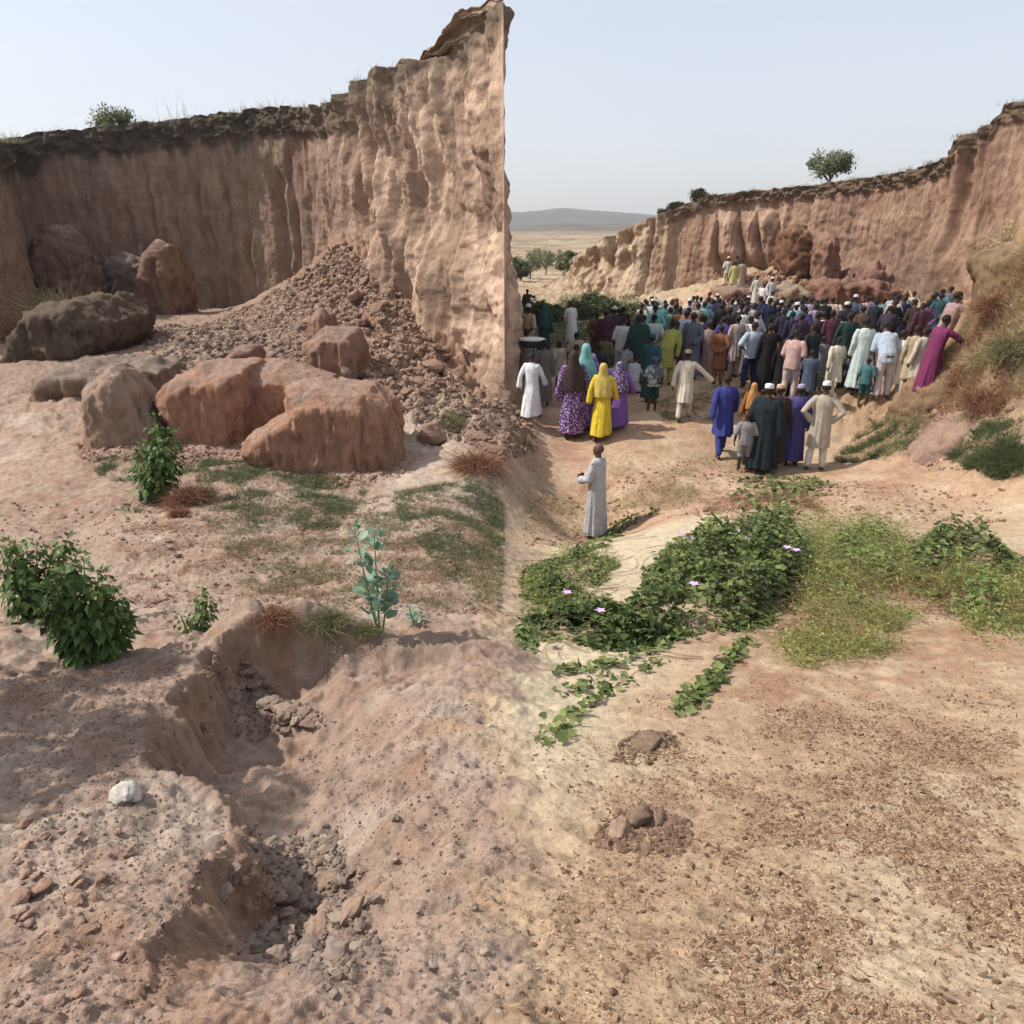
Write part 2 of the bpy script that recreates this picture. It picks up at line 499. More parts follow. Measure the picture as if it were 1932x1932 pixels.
# ------------------------------------------------------------------ cliffs
def make_cliff(name, ctl, nu, nf, nb, disp, colour, step=None):
    """ctl rows: x, y, z_bottom, z_top, back_x, back_y, back_z"""
    C_ = np.array(ctl, float)
    seg = np.hypot(np.diff(C_[:, 0]), np.diff(C_[:, 1]))
    s0 = np.concatenate([[0], np.cumsum(seg)])
    # more columns where the wall is near the camera
    dist = np.maximum(np.hypot(C_[:, 0], C_[:, 1]), 5)
    wgt = np.concatenate([[0], np.cumsum(seg / (0.5 * (dist[1:] + dist[:-1])))])
    q = np.linspace(0, wgt[-1], nu)
    s = np.interp(q, wgt, s0)
    P = np.stack([np.interp(s, s0, C_[:, k]) for k in range(7)], 1)
    # round the corners a little
    kern = np.hanning(9); kern /= kern.sum()
    for k in range(7):
        if k == 3 and step: continue
        pad = np.pad(P[:, k], 4, mode='edge'); P[:, k] = np.convolve(pad, kern, 'valid')
    tx = np.gradient(P[:, 0]); ty = np.gradient(P[:, 1]); L = np.hypot(tx, ty) + 1e-9
    nx, ny = ty / L, -tx / L
    k2 = np.hanning(61); k2 /= k2.sum()
    nx = np.convolve(np.pad(nx, 30, mode='edge'), k2, 'valid'); ny = np.convolve(np.pad(ny, 30, mode='edge'), k2, 'valid')
    t = np.linspace(0, 1, nf)[:, None]
    zt = P[:, 3] + 0.10 * fbm(s * 1.3, 0 * s, 3., 4) + .05 * noise(s * 6, 0 * s)
    Zf = P[:, 2] * (1 - t) + zt * t
    d, rnd = disp(s[None, :], Zf, t, P)
    Xf = P[:, 0] + nx * d; Yf = P[:, 1] + ny * d
    tb = np.linspace(0, 1, nb)[1:, None] ** 1.5
    Xb = Xf[-1] * (1 - tb) + P[:, 4] * tb; Yb = Yf[-1] * (1 - tb) + P[:, 5] * tb
    Zb = zt * (1 - tb) + P[:, 6] * tb + .12 * fbm(Xb * 1.2, Yb * 1.2, 4., 4) * np.minimum(tb * 6, 1)
    Zb = Zb + np.minimum(tb * 8, 1) * .05
    X = np.vstack([Xf, Xb]); Y = np.vstack([Yf, Yb]); Z = np.vstack([Zf, Zb])
    me = mesh_np(name, np.stack([X, Y, Z], -1).reshape(-1, 3), grid_faces(*X.shape))
    top = np.vstack([zt - Zf, np.full(Zb.shape, -1.0)])
    S = np.broadcast_to(s, X.shape)
    color_attr(me, "soil", colour(X, Y, Z, S, top).reshape(-1, 3))
    return me, (s, P, Xf, Yf, Zf, zt)

def rowL(u, vb, y, vt, bx, by, bz):
    b = at(u, vb, y); tp = at(u, vt, y)
    return (b[0], b[1], b[2] - 1.2, tp[2], bx, by, bz)
def bl(c, col, w_): return c * (1 - w_[..., None]) + np.array(col) * w_[..., None]

LC = [
 rowL(-330, 640, 19, 225, -26, 20, 3.2), rowL(-150, 640, 21, 240, -28, 24, 3.2), rowL(-20, 640, 23.5, 252, -28, 30, 3.2), rowL(45, 620, 25, 262, -28, 34, 3.3),
 rowL(66, 610, 26.2, 263, -28, 36, 3.3), rowL(74, 600, 28.5, 263, -28, 40, 3.5), rowL(84, 590, 30, 261, -28, 44, 3.6), rowL(150, 585, 30.6, 250, -26, 48, 3.8),
 rowL(300, 582, 31.2, 236, -22, 50, 4.0), rowL(440, 575, 31.2, 218, -18, 50, 4.2), rowL(540, 570, 30.6, 203, -14, 48, 4.3),
 rowL(600, 570, 29.8, 203, -12, 46, 4.2), rowL(650, 600, 28.2, 202, -10, 43, 4.2), rowL(700, 630, 26.0, 186, -8, 38, 4.0), rowL(760, 670, 23.6, 155, -6, 32, 4.0),
 rowL(815, 710, 21.4, 128, -4.8, 28, 4.0), rowL(858, 740, 19.7, 108, -3.6, 25, 4.0), rowL(872, 750, 19.0, 98, -3.0, 23, 4.0), rowL(892, 765, 18.0, 62, -2.4, 21, 4.0),
 rowL(915, 775, 17.2, 32, -1.8, 20, 4.2), rowL(938, 790, 16.3, 12, -1.4, 18.6, 4.3), rowL(953, 800, 15.8, -2, -1.0, 17.5, 4.3),
 rowL(958, 800, 16.1, -2, -1.0, 17.5, 4.3), rowL(957, 780, 17.5, 20, -1.4, 18.6, 4.2), rowL(954, 760, 19.5, 60, -2.4, 21, 4.0), rowL(945, 700, 23, 130, -3.6, 25, 3.9),
 rowL(920, 650, 28, 190, -6, 32, 3.8), rowL(890, 610, 34, 210, -8, 38, 3.8), rowL(860, 590, 42, 240, -12, 46, 3.8), rowL(760, 570, 56, 290, -18, 50, 3.8), rowL(500, 560, 62, 310, -26, 48, 3.8),
]
def dispL(s, Z, t, P):
    x, y = P[:, 0][None, :], P[:, 1][None, :]
    lit = sst(-9, -6.5, x) * sst(33, 20, y)                   # the wall that runs out towards the viewer
    fl = ridged(s * .55, Z * .10, 1.0, 3)
    fine = fbm(s * 3.2, Z * .35, 2.0, 4, .6)
    lumps = fbm(s * .6, Z * .45, 6.0, 4, .55)
    grain = fbm(s * 7, Z * 5, 3.0, 3, .6)
    fl2 = ridged(s * .95 + .25 * Z + .4 * noise(s * .5, Z * .5), Z * .12, 21.0, 2)
    d = (0.10 + .42 * lit) * fl + .30 * lit * fl2 + (.045 + .06 * lit) * fine + (.12 + .16 * lit) * lumps + (.018 + .02 * lit) * grain
    back = 1 - lit
    slot = np.zeros_like(d)
    for u0, y0, z0, z1, wd in ((378, 31, -2.0, 1.9, .05), (392, 31, -2.2, 1.6, .05), (330, 31, -2.6, 1.0, .03), (470, 31, -1.8, 1.9, .06), (433, 31, -.5, 1.9, .05), (535, 30.6, -3, 2.2, .16), (560, 30.3, -3, 2.8, .10), (596, 29.8, -2.6, 1.5, .09),
                              (640, 28.6, -1.5, 1.3, .08), (610, 29.5, 0, 2.2, .08), (300, 31, -1, 2, .04), (240, 31, -2, 1, .06), (285, 31, 0, 2.6, .05)):
        xx = at(u0, 400, y0)[0]
        slot += wd * 3.2 * np.exp(-((x + .15 * noise(Z * 1.3, 0 * Z + xx) - xx) / (wd * 1.5)) ** 2) * sst(z0 - .3, z0 + .5, Z) * sst(z1 + .4, z1 - .3, Z)
    d = d - slot * (back)
    # deep flutes on the lit wall
    for u0, amp, wd in ((770, .5, .30), (812, .8, .30), (842, .5, .22), (878, 1.0, .26), (905, .6, .18), (930, .8, .16)):
        pass
    d = d - lit * 0.75 * np.maximum(ridged(s * .42 + .10 * Z, Z * .05 + 4, 9.0, 1) - .55, 0) * 2.0
    # batter: foot stands out, crown band overhangs slightly and is ragged
    d = d + (1 - t) ** 2 * (.9 * lit + .25)
    band = sst(1.05, .7, (P[:, 3][None, :] - Z)) * back
    d = d + band * (.12 + .22 * fbm(s * 2.2, Z * 2.2, 8.0, 4, .6))
    # keep the tip clear of the gap to the right
    tip = sst(-2.5, -.6, x)
    d = d * (1 - .75 * tip) - tip * (.34 + .30 * fbm(Z * .55, s * .25, 2.0, 4, .55) + .07 * fbm(Z * 3, s * 2, 5.0, 3)) + tip * .55 * (1 - t) ** 3
    return d, 0
def colL(X, Y, Z, S, top):
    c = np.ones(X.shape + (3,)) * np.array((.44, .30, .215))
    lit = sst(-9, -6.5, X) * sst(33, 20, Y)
    c = bl(c, (.80, .57, .42), lit * sst(-.4, .4, fbm(S * .8, Z * .5, 2.0, 4)))  # sunlight on the near wall put into its colour, paler than the shaded wall
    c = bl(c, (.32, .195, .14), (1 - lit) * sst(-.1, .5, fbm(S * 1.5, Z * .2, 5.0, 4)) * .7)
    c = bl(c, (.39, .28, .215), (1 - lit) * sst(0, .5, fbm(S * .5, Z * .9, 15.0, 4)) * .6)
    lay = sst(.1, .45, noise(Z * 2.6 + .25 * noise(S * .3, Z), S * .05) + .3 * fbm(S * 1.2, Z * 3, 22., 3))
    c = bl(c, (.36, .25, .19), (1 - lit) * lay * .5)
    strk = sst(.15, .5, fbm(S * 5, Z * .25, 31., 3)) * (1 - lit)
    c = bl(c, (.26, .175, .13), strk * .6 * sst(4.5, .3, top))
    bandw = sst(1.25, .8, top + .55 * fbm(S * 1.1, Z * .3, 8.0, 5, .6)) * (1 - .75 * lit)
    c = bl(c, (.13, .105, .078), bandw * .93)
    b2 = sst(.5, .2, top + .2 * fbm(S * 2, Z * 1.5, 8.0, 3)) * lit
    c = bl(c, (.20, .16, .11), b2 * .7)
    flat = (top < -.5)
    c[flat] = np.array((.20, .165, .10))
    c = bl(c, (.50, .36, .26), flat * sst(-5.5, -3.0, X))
    return c
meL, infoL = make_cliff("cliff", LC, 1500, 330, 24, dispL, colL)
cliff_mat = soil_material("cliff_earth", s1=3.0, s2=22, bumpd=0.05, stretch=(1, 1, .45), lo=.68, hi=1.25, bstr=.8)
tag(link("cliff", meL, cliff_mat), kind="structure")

def rowR(u, vb, y, vt, k=1.0, bz=None):
    b = at(u, vb, y); tp = at(u, vt, y)
    return (b[0], b[1], b[2] - 1.0, tp[2], b[0] + 10 * k + 4, b[1] + 26 * k, (tp[2] - .2) if bz is None else bz)
RC = [
 rowR(1030, 556, 68, 545, .2, -5.0), rowR(1062, 560, 66, 522, .25, -4.6), rowR(1095, 565, 64.5, 492, .4, -3.5), rowR(1118, 568, 63, 470, .5, -2.6), rowR(1150, 570, 61.5, 449, .7, -1.2),
 rowR(1163, 570, 60.8, 442, .8, -1), rowR(1180, 572, 60, 432, .9, 0), rowR(1215, 575, 59, 413, .9), rowR(1250, 576, 58, 399), rowR(1265, 576, 58, 392), rowR(1300, 578, 57, 378),
 rowR(1320, 578, 56.5, 370), rowR(1345, 578, 56, 366), rowR(1400, 578, 55, 360), rowR(1460, 580, 53.5, 355), rowR(1500, 582, 52, 350), rowR(1560, 585, 50, 341),
 rowR(1640, 590, 47, 329), rowR(1700, 600, 44.5, 314), rowR(1752, 610, 42, 297), rowR(1760, 610, 41.6, 270), rowR(1770, 612, 41.2, 256), rowR(1842, 620, 38.2, 226), rowR(1848, 620, 38, 196),
 rowR(1880, 630, 36.6, 190), rowR(1910, 640, 35, 176), rowR(1960, 650, 33, 158), rowR(2100, 680, 28, 110), rowR(2400, 700, 22, 20), rowR(2900, 720, 16, -100),
]
def uR(P): return proj(P[:, 0], P[:, 1], P[:, 3] * 0 - 1)[0][None, :]
def dispR(s, Z, t, P):
    u = uR(P)
    pale = sst(1290, 1180, u)
    flz = sst(1330, 1350, u) * sst(1500, 1460, u)
    fl = ridged(s * .32, Z * .06, 1.0, 3)
    fine = fbm(s * 2.2, Z * .22, 2.0, 4, .6)
    lumps = fbm(s * .35, Z * .35, 6.0, 4, .55)
    d = (.22 + .35 * pale) * fl + .10 * fine + (.28 + .55 * pale) * lumps + .04 * fbm(s * 6, Z * 3, 3., 3)
    # bundle of rounded organ pipes under the crown
    pipes = np.abs(np.sin(s * 2.0 + .35 * Z + 1.2 * noise(s * .4, Z * .3))) ** .7
    env = flz * sst(-2.2, -1.0, Z + .5 * noise(s, 0 * s)) * sst(1.9, .8, Z - .0)
    d = d + env * (1.15 * pipes - .1)
    rc = sst(1740, 1790, u)
    d = d + rc * .55 * ridged(s * .45, Z * .03, 4.0, 2)
    d = d - .55 * np.exp(-((u - 1808 + 8 * noise(Z * .6, 0)) / 5.0) ** 2) * sst(-2, 0, Z)
    d = d - .45 * np.exp(-((u - 1166 + 5 * noise(Z * .6, 0)) / 4.0) ** 2) - .4 * np.exp(-((u - 1233 + 4 * noise(Z * .6, 3)) / 4.0) ** 2)
    d = d + (1 - t) ** 2 * (.7 + 1.6 * pale)
    band = sst(1.0, .6, P[:, 3][None, :] - Z) * sst(1230, 1290, u)
    d = d + band * (.18 + .3 * fbm(s * 1.6, Z * 2, 8.0, 4, .6))
    return d, 0
def colR(X, Y, Z, S, top):
    u, v = proj(X, Y, Z)
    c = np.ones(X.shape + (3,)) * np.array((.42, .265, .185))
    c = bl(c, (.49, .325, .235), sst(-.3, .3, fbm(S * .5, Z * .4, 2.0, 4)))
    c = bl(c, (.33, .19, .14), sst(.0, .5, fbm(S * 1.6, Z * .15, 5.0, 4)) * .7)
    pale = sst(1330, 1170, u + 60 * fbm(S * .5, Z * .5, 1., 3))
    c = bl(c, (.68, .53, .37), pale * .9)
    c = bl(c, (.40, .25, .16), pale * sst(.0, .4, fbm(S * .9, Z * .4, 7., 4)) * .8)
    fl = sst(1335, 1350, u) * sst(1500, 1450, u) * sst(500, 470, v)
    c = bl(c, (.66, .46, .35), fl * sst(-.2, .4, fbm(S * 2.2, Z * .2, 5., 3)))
    strk = sst(.1, .45, fbm(S * 3.2, Z * .12, 31., 3)) * sst(1500, 1600, u)
    c = bl(c, (.27, .165, .12), strk * .55 * sst(6., .5, top))
    c = bl(c, (.46, .30, .22), sst(.12, .5, fbm(S * 2.6, Z * .1, 41., 3)) * .6)
    c = bl(c, (.24, .165, .12), gauss(u, v, (1730, 520), 70, 60) * .7)
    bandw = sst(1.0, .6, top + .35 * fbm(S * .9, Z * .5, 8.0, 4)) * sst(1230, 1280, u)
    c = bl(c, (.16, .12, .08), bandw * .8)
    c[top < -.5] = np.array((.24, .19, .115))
    return c
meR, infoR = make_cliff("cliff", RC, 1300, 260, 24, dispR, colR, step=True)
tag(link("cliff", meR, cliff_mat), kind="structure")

# ------------------------------------------------------------------ far hills
def make_hills(y0, hz, seed, col, name="hills"):
    xs = np.linspace(-y0 * 1.3, y0 * 1.3, 420); rows = np.linspace(-1, 1, 40)
    S_, T = np.meshgrid(xs, rows, indexing='xy')
    env = np.maximum(1 - T ** 2, 0)
    u = 966 + FP * S_ / (y0 * CP)
    h = np.interp(u, [-400, 960, 1000, 1060, 1130, 1240, 1300, 1500, 2300], hz)
    Y = y0 + T * y0 * .28
    Z = -3 + env * (h + 3 + y0 * .004 * fbm(S_ * 6 / y0, T * 2 + seed, seed, 4)) - (1 - env) * 6
    me = mesh_np(name, np.stack([S_, Y, Z], -1).reshape(-1, 3), grid_faces(*S_.shape))
    color_attr(me, "soil", np.broadcast_to(np.array(col), S_.shape + (3,)).reshape(-1, 3) * (1 + .5 * fbm(S_ * 30 / y0, T * 7, seed + 3, 4))[..., None].reshape(-1, 1))
    tag(link(name, me, soil_material(name + "_soil", s1=.01, s2=.06, bumpd=2)), kind="structure")
make_hills(2300, [40, 62, 66, 72, 66, 58, 55, 50, 50], 2.0, (.10, .095, .08))
make_hills(1150, [8, 10, 12, 13, 15, 16, 18, 18, 10], 5.0, (.17, .14, .10))

# ------------------------------------------------------------------ hazy air
def make_haze():
    V = [(x, y, z) for x in (-3600, 3600) for y in (-60, 3300) for z in (-40, 90)]
    F = [(0,1,3,2),(4,6,7,5),(0,4,5,1),(2,3,7,6),(0,2,6,4),(1,5,7,3)]
    me = mesh_np("haze", V, [np.array(F)], smooth=False)
    m = bpy.data.materials.new("haze"); m.use_nodes = True
    t = m.node_tree; t.nodes.clear()
    out = t.nodes.new("ShaderNodeOutputMaterial"); pv = t.nodes.new("ShaderNodeVolumePrincipled")
    pv.inputs["Color"].default_value = (.93, .95, 1, 1)
    pv.inputs["Density"].default_value = 0.0003
    pv.inputs["Anisotropy"].default_value = 0.3
    t.links.new(pv.outputs[0], out.inputs["Volume"])
    tag(link("haze", me, m), kind="stuff")
make_haze()

# ------------------------------------------------------------------ rocks and boulders
import bmesh

def modded(me, mods):
    o = bpy.data.objects.new("tmp", me); COL.objects.link(o)
    for typ, kw in mods:
        m = o.modifiers.new("m", typ)
        for k, v in kw.items(): setattr(m, k, v)
    dg = bpy.context.evaluated_depsgraph_get()
    ev = o.evaluated_get(dg)
    out = bpy.data.meshes.new_from_object(ev)
    bpy.data.objects.remove(o)
    return out

def get_co(me):
    c = np.empty(len(me.vertices) * 3, np.float32); me.vertices.foreach_get("co", c); return c.reshape(-1, 3).astype(float)
def set_co(me, c):
    me.vertices.foreach_set("co", np.asarray(c, np.float32).ravel()); me.update()
def get_no(me):
    c = np.empty(len(me.vertices) * 3, np.float32); me.vertices.foreach_get("normal", c); return c.reshape(-1, 3)

BOULDER = soil_material("boulder_earth", s1=9, s2=60, bumpd=0.045, stretch=(1, 1, .5), lo=.7, hi=1.22, bstr=.8)

def boulder(name, hulls, colour, label, cat, voxel=.05, amp=.07, flute=.06, dust=(.50, .41, .34), seed=0, group=None):
    bm = bmesh.new()
    for outline, y0, y1 in hulls:
        o = np.array(outline, float)
        c = o.mean(0)
        vs = []
        for f, y, sc_ in ((0, y0, .62), (.13, y0 + .13 * (y1 - y0), .86), (.35, y0 + .35 * (y1 - y0), 1.0), (.7, y0 + .7 * (y1 - y0), .97), (1, y1, .70)):
            for (u_, v_) in o:
                uu = c[0] + (u_ - c[0]) * sc_; vv = c[1] + (v_ - c[1]) * (sc_ if v_ < c[1] else 1)
                p = at(uu, vv, y0 + .35 * (y1 - y0)); p = np.array((p[0], p[1] + (y - y0 - .35 * (y1 - y0)), p[2]))
                if v_ > c[1] + 12: p[2] -= .35
                vs.append(bm.verts.new(p))
        r = bmesh.ops.convex_hull(bm, input=vs)
        junk = list({g_ for g_ in r["geom_interior"] + r["geom_unused"] if isinstance(g_, bmesh.types.BMVert)})
        bmesh.ops.delete(bm, geom=junk, context='VERTS')
    bmesh.ops.recalc_face_normals(bm, faces=bm.faces)
    me = bpy.data.meshes.new(name); bm.to_mesh(me); bm.free()
    me = modded(me, [('REMESH', dict(mode='VOXEL', voxel_size=voxel)), ('SMOOTH', dict(factor=.6, iterations=int(max(3, .18 / voxel))))])
    me.name = name
    co = get_co(me); no = get_no(me)
    x, y, z = co.T
    ang = x * .8 + y * .6
    side = np.clip(1 - np.abs(no[:, 2]), 0, 1)
    d = amp * fbm(x * 1.6, y * 1.6, z * 1.6 + seed, 4, .55) + 1.1 * flute * side * (ridged(ang * 2.6 + seed, y * 2.2, z * .25, 2, .6) - .8) + .55 * flute * side * (ridged(ang * 7.5 + .5 * noise(x * 3, y * 3, z) + seed, y * 6, z * .7, 3, .6) - .7) + .22 * amp * fbm(x * 9, y * 9, z * 6, 4, .6)
    co = co + no * d[:, None]
    set_co(me, co)
    me.polygons.foreach_set("use_smooth", np.ones(len(me.polygons), bool))
    c = np.ones((len(co), 3)) * np.array(colour)
    c = bl(c, tuple(k * .72 for k in colour), sst(-.1, .5, fbm(ang * 4, y * 3, z * .6 + seed, 3)) * .8)
    c = bl(c, dust, sst(.55, 1.0, no[:, 2] + .45 * fbm(x * 5, y * 5, z * 5, 3)) * .55)
    color_attr(me, "soil", c)
    # origin at the base
    base = np.array((x.mean(), y.mean(), z.min()))
    set_co(me, co - base)
    o = link(name, me, BOULDER, loc=base)
    tag(o, label, cat, group)
    return o

RED = (.62, .335, .22)
boulder("boulder", [([(160,842),(154,790),(163,732),(213,688),(232,700),(262,738),(300,785),(306,826),(240,838)], 11.7, 13.0)], (.56,.39,.29),
        "leaning pointed boulder with a pale left face, left of the large red boulders", "boulder", voxel=.022, seed=1, flute=.05)
boulder("boulder", [([(330,712),(385,684),(470,690),(486,760),(474,838),(430,848),(380,812),(338,770),(300,742)], 12.0, 14.0),
                    ([(450,690),(530,690),(622,714),(622,760),(520,825),(470,830)], 12.6, 14.4)], RED,
        "largest boulder, red and split, with a grey dusty top", "boulder", voxel=.026, seed=2)
boulder("boulder", [([(545,728),(600,721),(700,727),(737,762),(753,855),(690,884),(615,904),(588,892),(535,790)], 10.7, 12.4),
                    ([(512,800),(470,822),(455,846),(588,896),(622,880),(568,760)], 10.7, 11.8)], (.62,.35,.235),
        "front red earth boulder sloping down to a low foot on its left", "boulder", voxel=.022, seed=3, flute=.08)
boulder("boulder", [([(583,650),(618,618),(665,625),(683,662),(678,716),(600,716),(580,690)], 15.0, 16.6),
                    ([(586,600),(605,579),(625,590),(634,650),(584,650)], 16.2, 17.0)], (.48,.28,.2),
        "domed red boulder with a narrow column rising behind its left shoulder", "boulder", voxel=.03, seed=4, flute=.10)
boulder("boulder", [([(428,676),(452,654),(480,656),(494,700),(430,700)], 15.0, 16.0)], (.38,.22,.16),
        "small rounded red boulder peeping over the largest boulder", "boulder", voxel=.04, seed=5)
boulder("boulder", [([(64,545),(68,452),(108,424),(136,440),(180,505),(184,552),(120,562)], 27.0, 29.0)], (.33,.21,.16),
        "broad dark cone of earth against the shaded wall, far left", "boulder", voxel=.08, seed=6, amp=.2)
boulder("boulder", [([(184,505),(225,478),(272,500),(270,548),(190,548)], 28.5, 30.0)], (.27,.20,.17),
        "low grey block between the two dark earth cones", "boulder", voxel=.08, seed=7, amp=.2)
boulder("boulder", [([(252,582),(274,488),(298,454),(322,462),(346,525),(348,582)], 26.6, 28.4)], (.38,.22,.16),
        "tall narrow red cone of earth standing against the shaded wall", "boulder", voxel=.07, seed=8, amp=.15, flute=.15)
boulder("earth_mound", [([(-20,735),(20,650),(85,575),(175,556),(238,600),(240,640),(130,705)], 18.0, 22.0)], (.20,.145,.105),
        "dark mound of tilted layered earth at the left edge below the shaded wall", "mound", voxel=.06, seed=9, amp=.16, flute=.16, dust=(.25,.2,.15))
boulder("earth_mound", [([(50,745),(90,700),(170,685),(300,700),(330,740),(150,760)], 14.2, 17.0)], (.36,.25,.19),
        "low rounded mound of pale earth behind the leaning pointed boulder", "mound", voxel=.06, seed=10, amp=.15)
boulder("fallen_block", [([(1530,600),(1532,540),(1548,528),(1660,530),(1692,548),(1696,605)], 41.5, 44.5)], (.33,.17,.12),
        "long flat-topped red block fallen at the cliff foot behind the crowd", "fallen block", voxel=.12, seed=11, amp=.25, flute=.2, dust=(.42,.27,.2))
boulder("fallen_block", [([(1590,540),(1618,502),(1655,497),(1690,520),(1700,560),(1600,560)], 45.0, 47.5)], (.38,.22,.17),
        "sloping pink slab resting on the rubble above the long red block", "fallen block", voxel=.12, seed=12, amp=.3, flute=.1, dust=(.42,.27,.2))
boulder("fallen_block", [([(1476,510),(1480,440),(1496,424),(1516,430),(1532,458),(1562,476),(1566,512)], 48.0, 51.5)], (.27,.14,.09),
        "dark red slumped shoulder stuck to the middle of the right cliff", "fallen block", voxel=.13, seed=13, amp=.35, flute=.1, dust=(.50,.36,.24))
boulder("earth_pinnacle", [([(1538,520),(1546,452),(1560,436),(1574,448),(1584,520)], 46.6, 48.6)], (.42,.25,.18),
        "small pink pinnacle of fluted earth in front of the right cliff", "pinnacle", voxel=.10, seed=14, amp=.15, flute=.22, dust=(.45,.3,.2))
boulder("earth_mound", [([(1440,600),(1450,545),(1500,535),(1540,560),(1545,600)], 42.0, 45.0)], (.42,.29,.19),
        "pale brown mound at the cliff foot beside the long red block", "mound", voxel=.12, seed=15, amp=.25, flute=.05)
boulder("earth_mound", [([(1340,590),(1352,548),(1385,538),(1430,548),(1440,590)], 43.0, 46.0)], (.33,.19,.13),
        "reddish mound under the people in yellow above the crowd", "mound", voxel=.12, seed=16, amp=.2, flute=.05)
boulder("boulder", [([(1796,690),(1798,622),(1828,590),(1872,598),(1888,650),(1862,720)], 16.0, 17.6)], (.37,.27,.15),
        "rounded ochre boulder on the right bank, beside the person in magenta", "boulder", voxel=.04, seed=17, amp=.12)
boulder("boulder", [([(1880,560),(1888,490),(1915,462),(1960,470),(1970,560)], 13.0, 14.6)], (.40,.28,.16),
        "ochre lump topping the right bank at the picture edge", "boulder", voxel=.04, seed=18, amp=.14)

boulder("fallen_block", [([(1706,885),(1712,862),(1790,815),(1880,760),(1905,772),(1860,830),(1770,890),(1725,905)], 11.6, 12.6)], (.52,.34,.26),
        "flat pinkish slab lying on the slope below the right bank", "fallen block", voxel=.04, seed=19, amp=.09, flute=.03, dust=(.60,.45,.36))
boulder("fallen_block", [([(1700,780),(1722,752),(1765,700),(1800,672),(1830,690),(1835,740),(1790,790),(1730,800)], 13.6, 14.8)], (.42,.28,.17),
        "lumpy ochre block of earth jutting from the right bank behind the crowd's end", "fallen block", voxel=.05, seed=20, amp=.16, flute=.12, dust=(.50,.38,.24))

# loose stones
def rock_mesh(seed, sub=4, flat=.7, rough=.28):
    bm = bmesh.new(); bmesh.ops.create_icosphere(bm, subdivisions=sub, radius=1)
    me = bpy.data.meshes.new("rock"); bm.to_mesh(me); bm.free()
    co = get_co(me); x, y, z = co.T
    r = 1 + rough * fbm(x * .9 + seed * 3, y * .9, z * .9, 2) * 1.6
    co = co * r[:, None]
    # chop a few facets
    rg = np.random.default_rng(seed)
    for k in range(11):
        n = rg.normal(size=3); n /= np.linalg.norm(n)
        d = co @ n; lim = .52 + .2 * rg.random()
        co -= np.outer(np.maximum(d - lim, 0) * .85, n)
    x, y, z = co.T
    co *= (1 + .16 * fbm(x * 2.2 + seed, y * 2.2, z * 2.2, 4, .6))[:, None]
    co[:, 2] *= flat; co[:, 1] *= .8 + .3 * rg.random()
    set_co(me, co)
    me.polygons.foreach_set("use_smooth", np.ones(len(me.polygons), bool))
    return me
def objcolor_material(name, lo=.65, hi=1.25, scale=30, rough=.95, bumpd=.01, spec=.1, detail=5):
    M = NT(name, rough, spec)
    oi = M.node("ShaderNodeObjectInfo")
    n = M.noise(M.pos(), scale, detail, .65)
    M.base(M.mix(1.0, oi.outputs["Color"], M.ramp(n, [(0.3, g(lo)), (0.7, g(hi))]), 'MULTIPLY'))
    M.bump(n, .6, bumpd)
    return M.m
ROCKM = objcolor_material("clod_earth", scale=45, bumpd=.006)
rocks = [rock_mesh(i) for i in range(7)]
for r in rocks: r.materials.append(ROCKM)

SPAN = {}
BOX = {"clods heaped in the gully bottom": (440, 700, 1580, 1830), "clods in the upper hollow": (450, 590, 1270, 1370), "clods on the left bank": (30, 250, 1560, 1900),
       "small clods right of the gully": (560, 950, 1480, 1910), "lumps on the rubble slope": (560, 900, 520, 800)}
def where_in(group, u, v):
    u0, u1, v0, v1 = BOX[group]
    a = ('left', 'middle', 'right')[int(np.clip((u - u0) / (u1 - u0) * 3, 0, 2.99))]
    b = ('top', 'upper', 'lower', 'bottom')[int(np.clip((v - v0) / (v1 - v0) * 4, 0, 3.99))]
    return b + ' ' + a
def clod_words(u, v, size, col, label, lo, hi_):
    sz = 'small' if size < lo else 'large' if size > hi_ else 'middling'
    tone = 'pale' if col[0] - col[2] < .135 and col[0] > .36 else 'reddish' if col[0] - col[2] > .16 else 'brown'
    return sz + ' ' + tone + ' ' + label
def put_rock(name, u, v, size, col, label, cat, group=None, sink=.25, k=None, y0=.8):
    if group:
        label = clod_words(u, v, size, col, label, {12: .13, }.get(y0, .02 if v > 1450 and u > 440 and u < 700 else .014), {12: .24}.get(y0, .032 if v < 1850 and u > 260 else .022))
        vs = sorted([c_[1] for c_ in SPAN.setdefault(group, [])] or [v]); SPAN[group].append((u, v))
        label += ', ' + where_in(group, u, v)
    p = hit(u, v, y0)
    me = rocks[random.randrange(7) if k is None else k]
    o = bpy.data.objects.new(name, me); COL.objects.link(o)
    o.location = (p[0], p[1], p[2] + size * (.7 - sink) - size * .25)
    o.scale = (size * random.uniform(.8, 1.25), size * random.uniform(.8, 1.25), size * random.uniform(.7, 1.1))
    o.rotation_euler = (random.uniform(-.4, .4), random.uniform(-.4, .4), random.uniform(0, 6.28))
    j = random.uniform(.85, 1.15)
    o.color = (*[c * j * ALB for c in col], 1)
    tag(o, label, cat, group); return o
put_rock("stone", 241, 1508, .072, (.80, .76, .68), "whitish stone lying alone on the bank left of the gully", "stone", k=2)
GB = (.40, .31, .25)
for i in range(115):        # heap in the gully
    t = random.random()
    u = 470 + 190 * t + random.gauss(0, 34); v = 1590 + 215 * random.random() ** .9 + 30 * t
    if random.random() < .25: u, v = random.gauss(600, 60), random.gauss(1640, 45)
    put_rock("clod", u, v, random.choice((.018, .024, .03, .04)) * random.uniform(.8, 1.2), random.choice((GB, (.44, .31, .23), (.34, .27, .22))),
             "clod in the heap filling the gully", "clod", "clods heaped in the gully bottom", y0=.9)
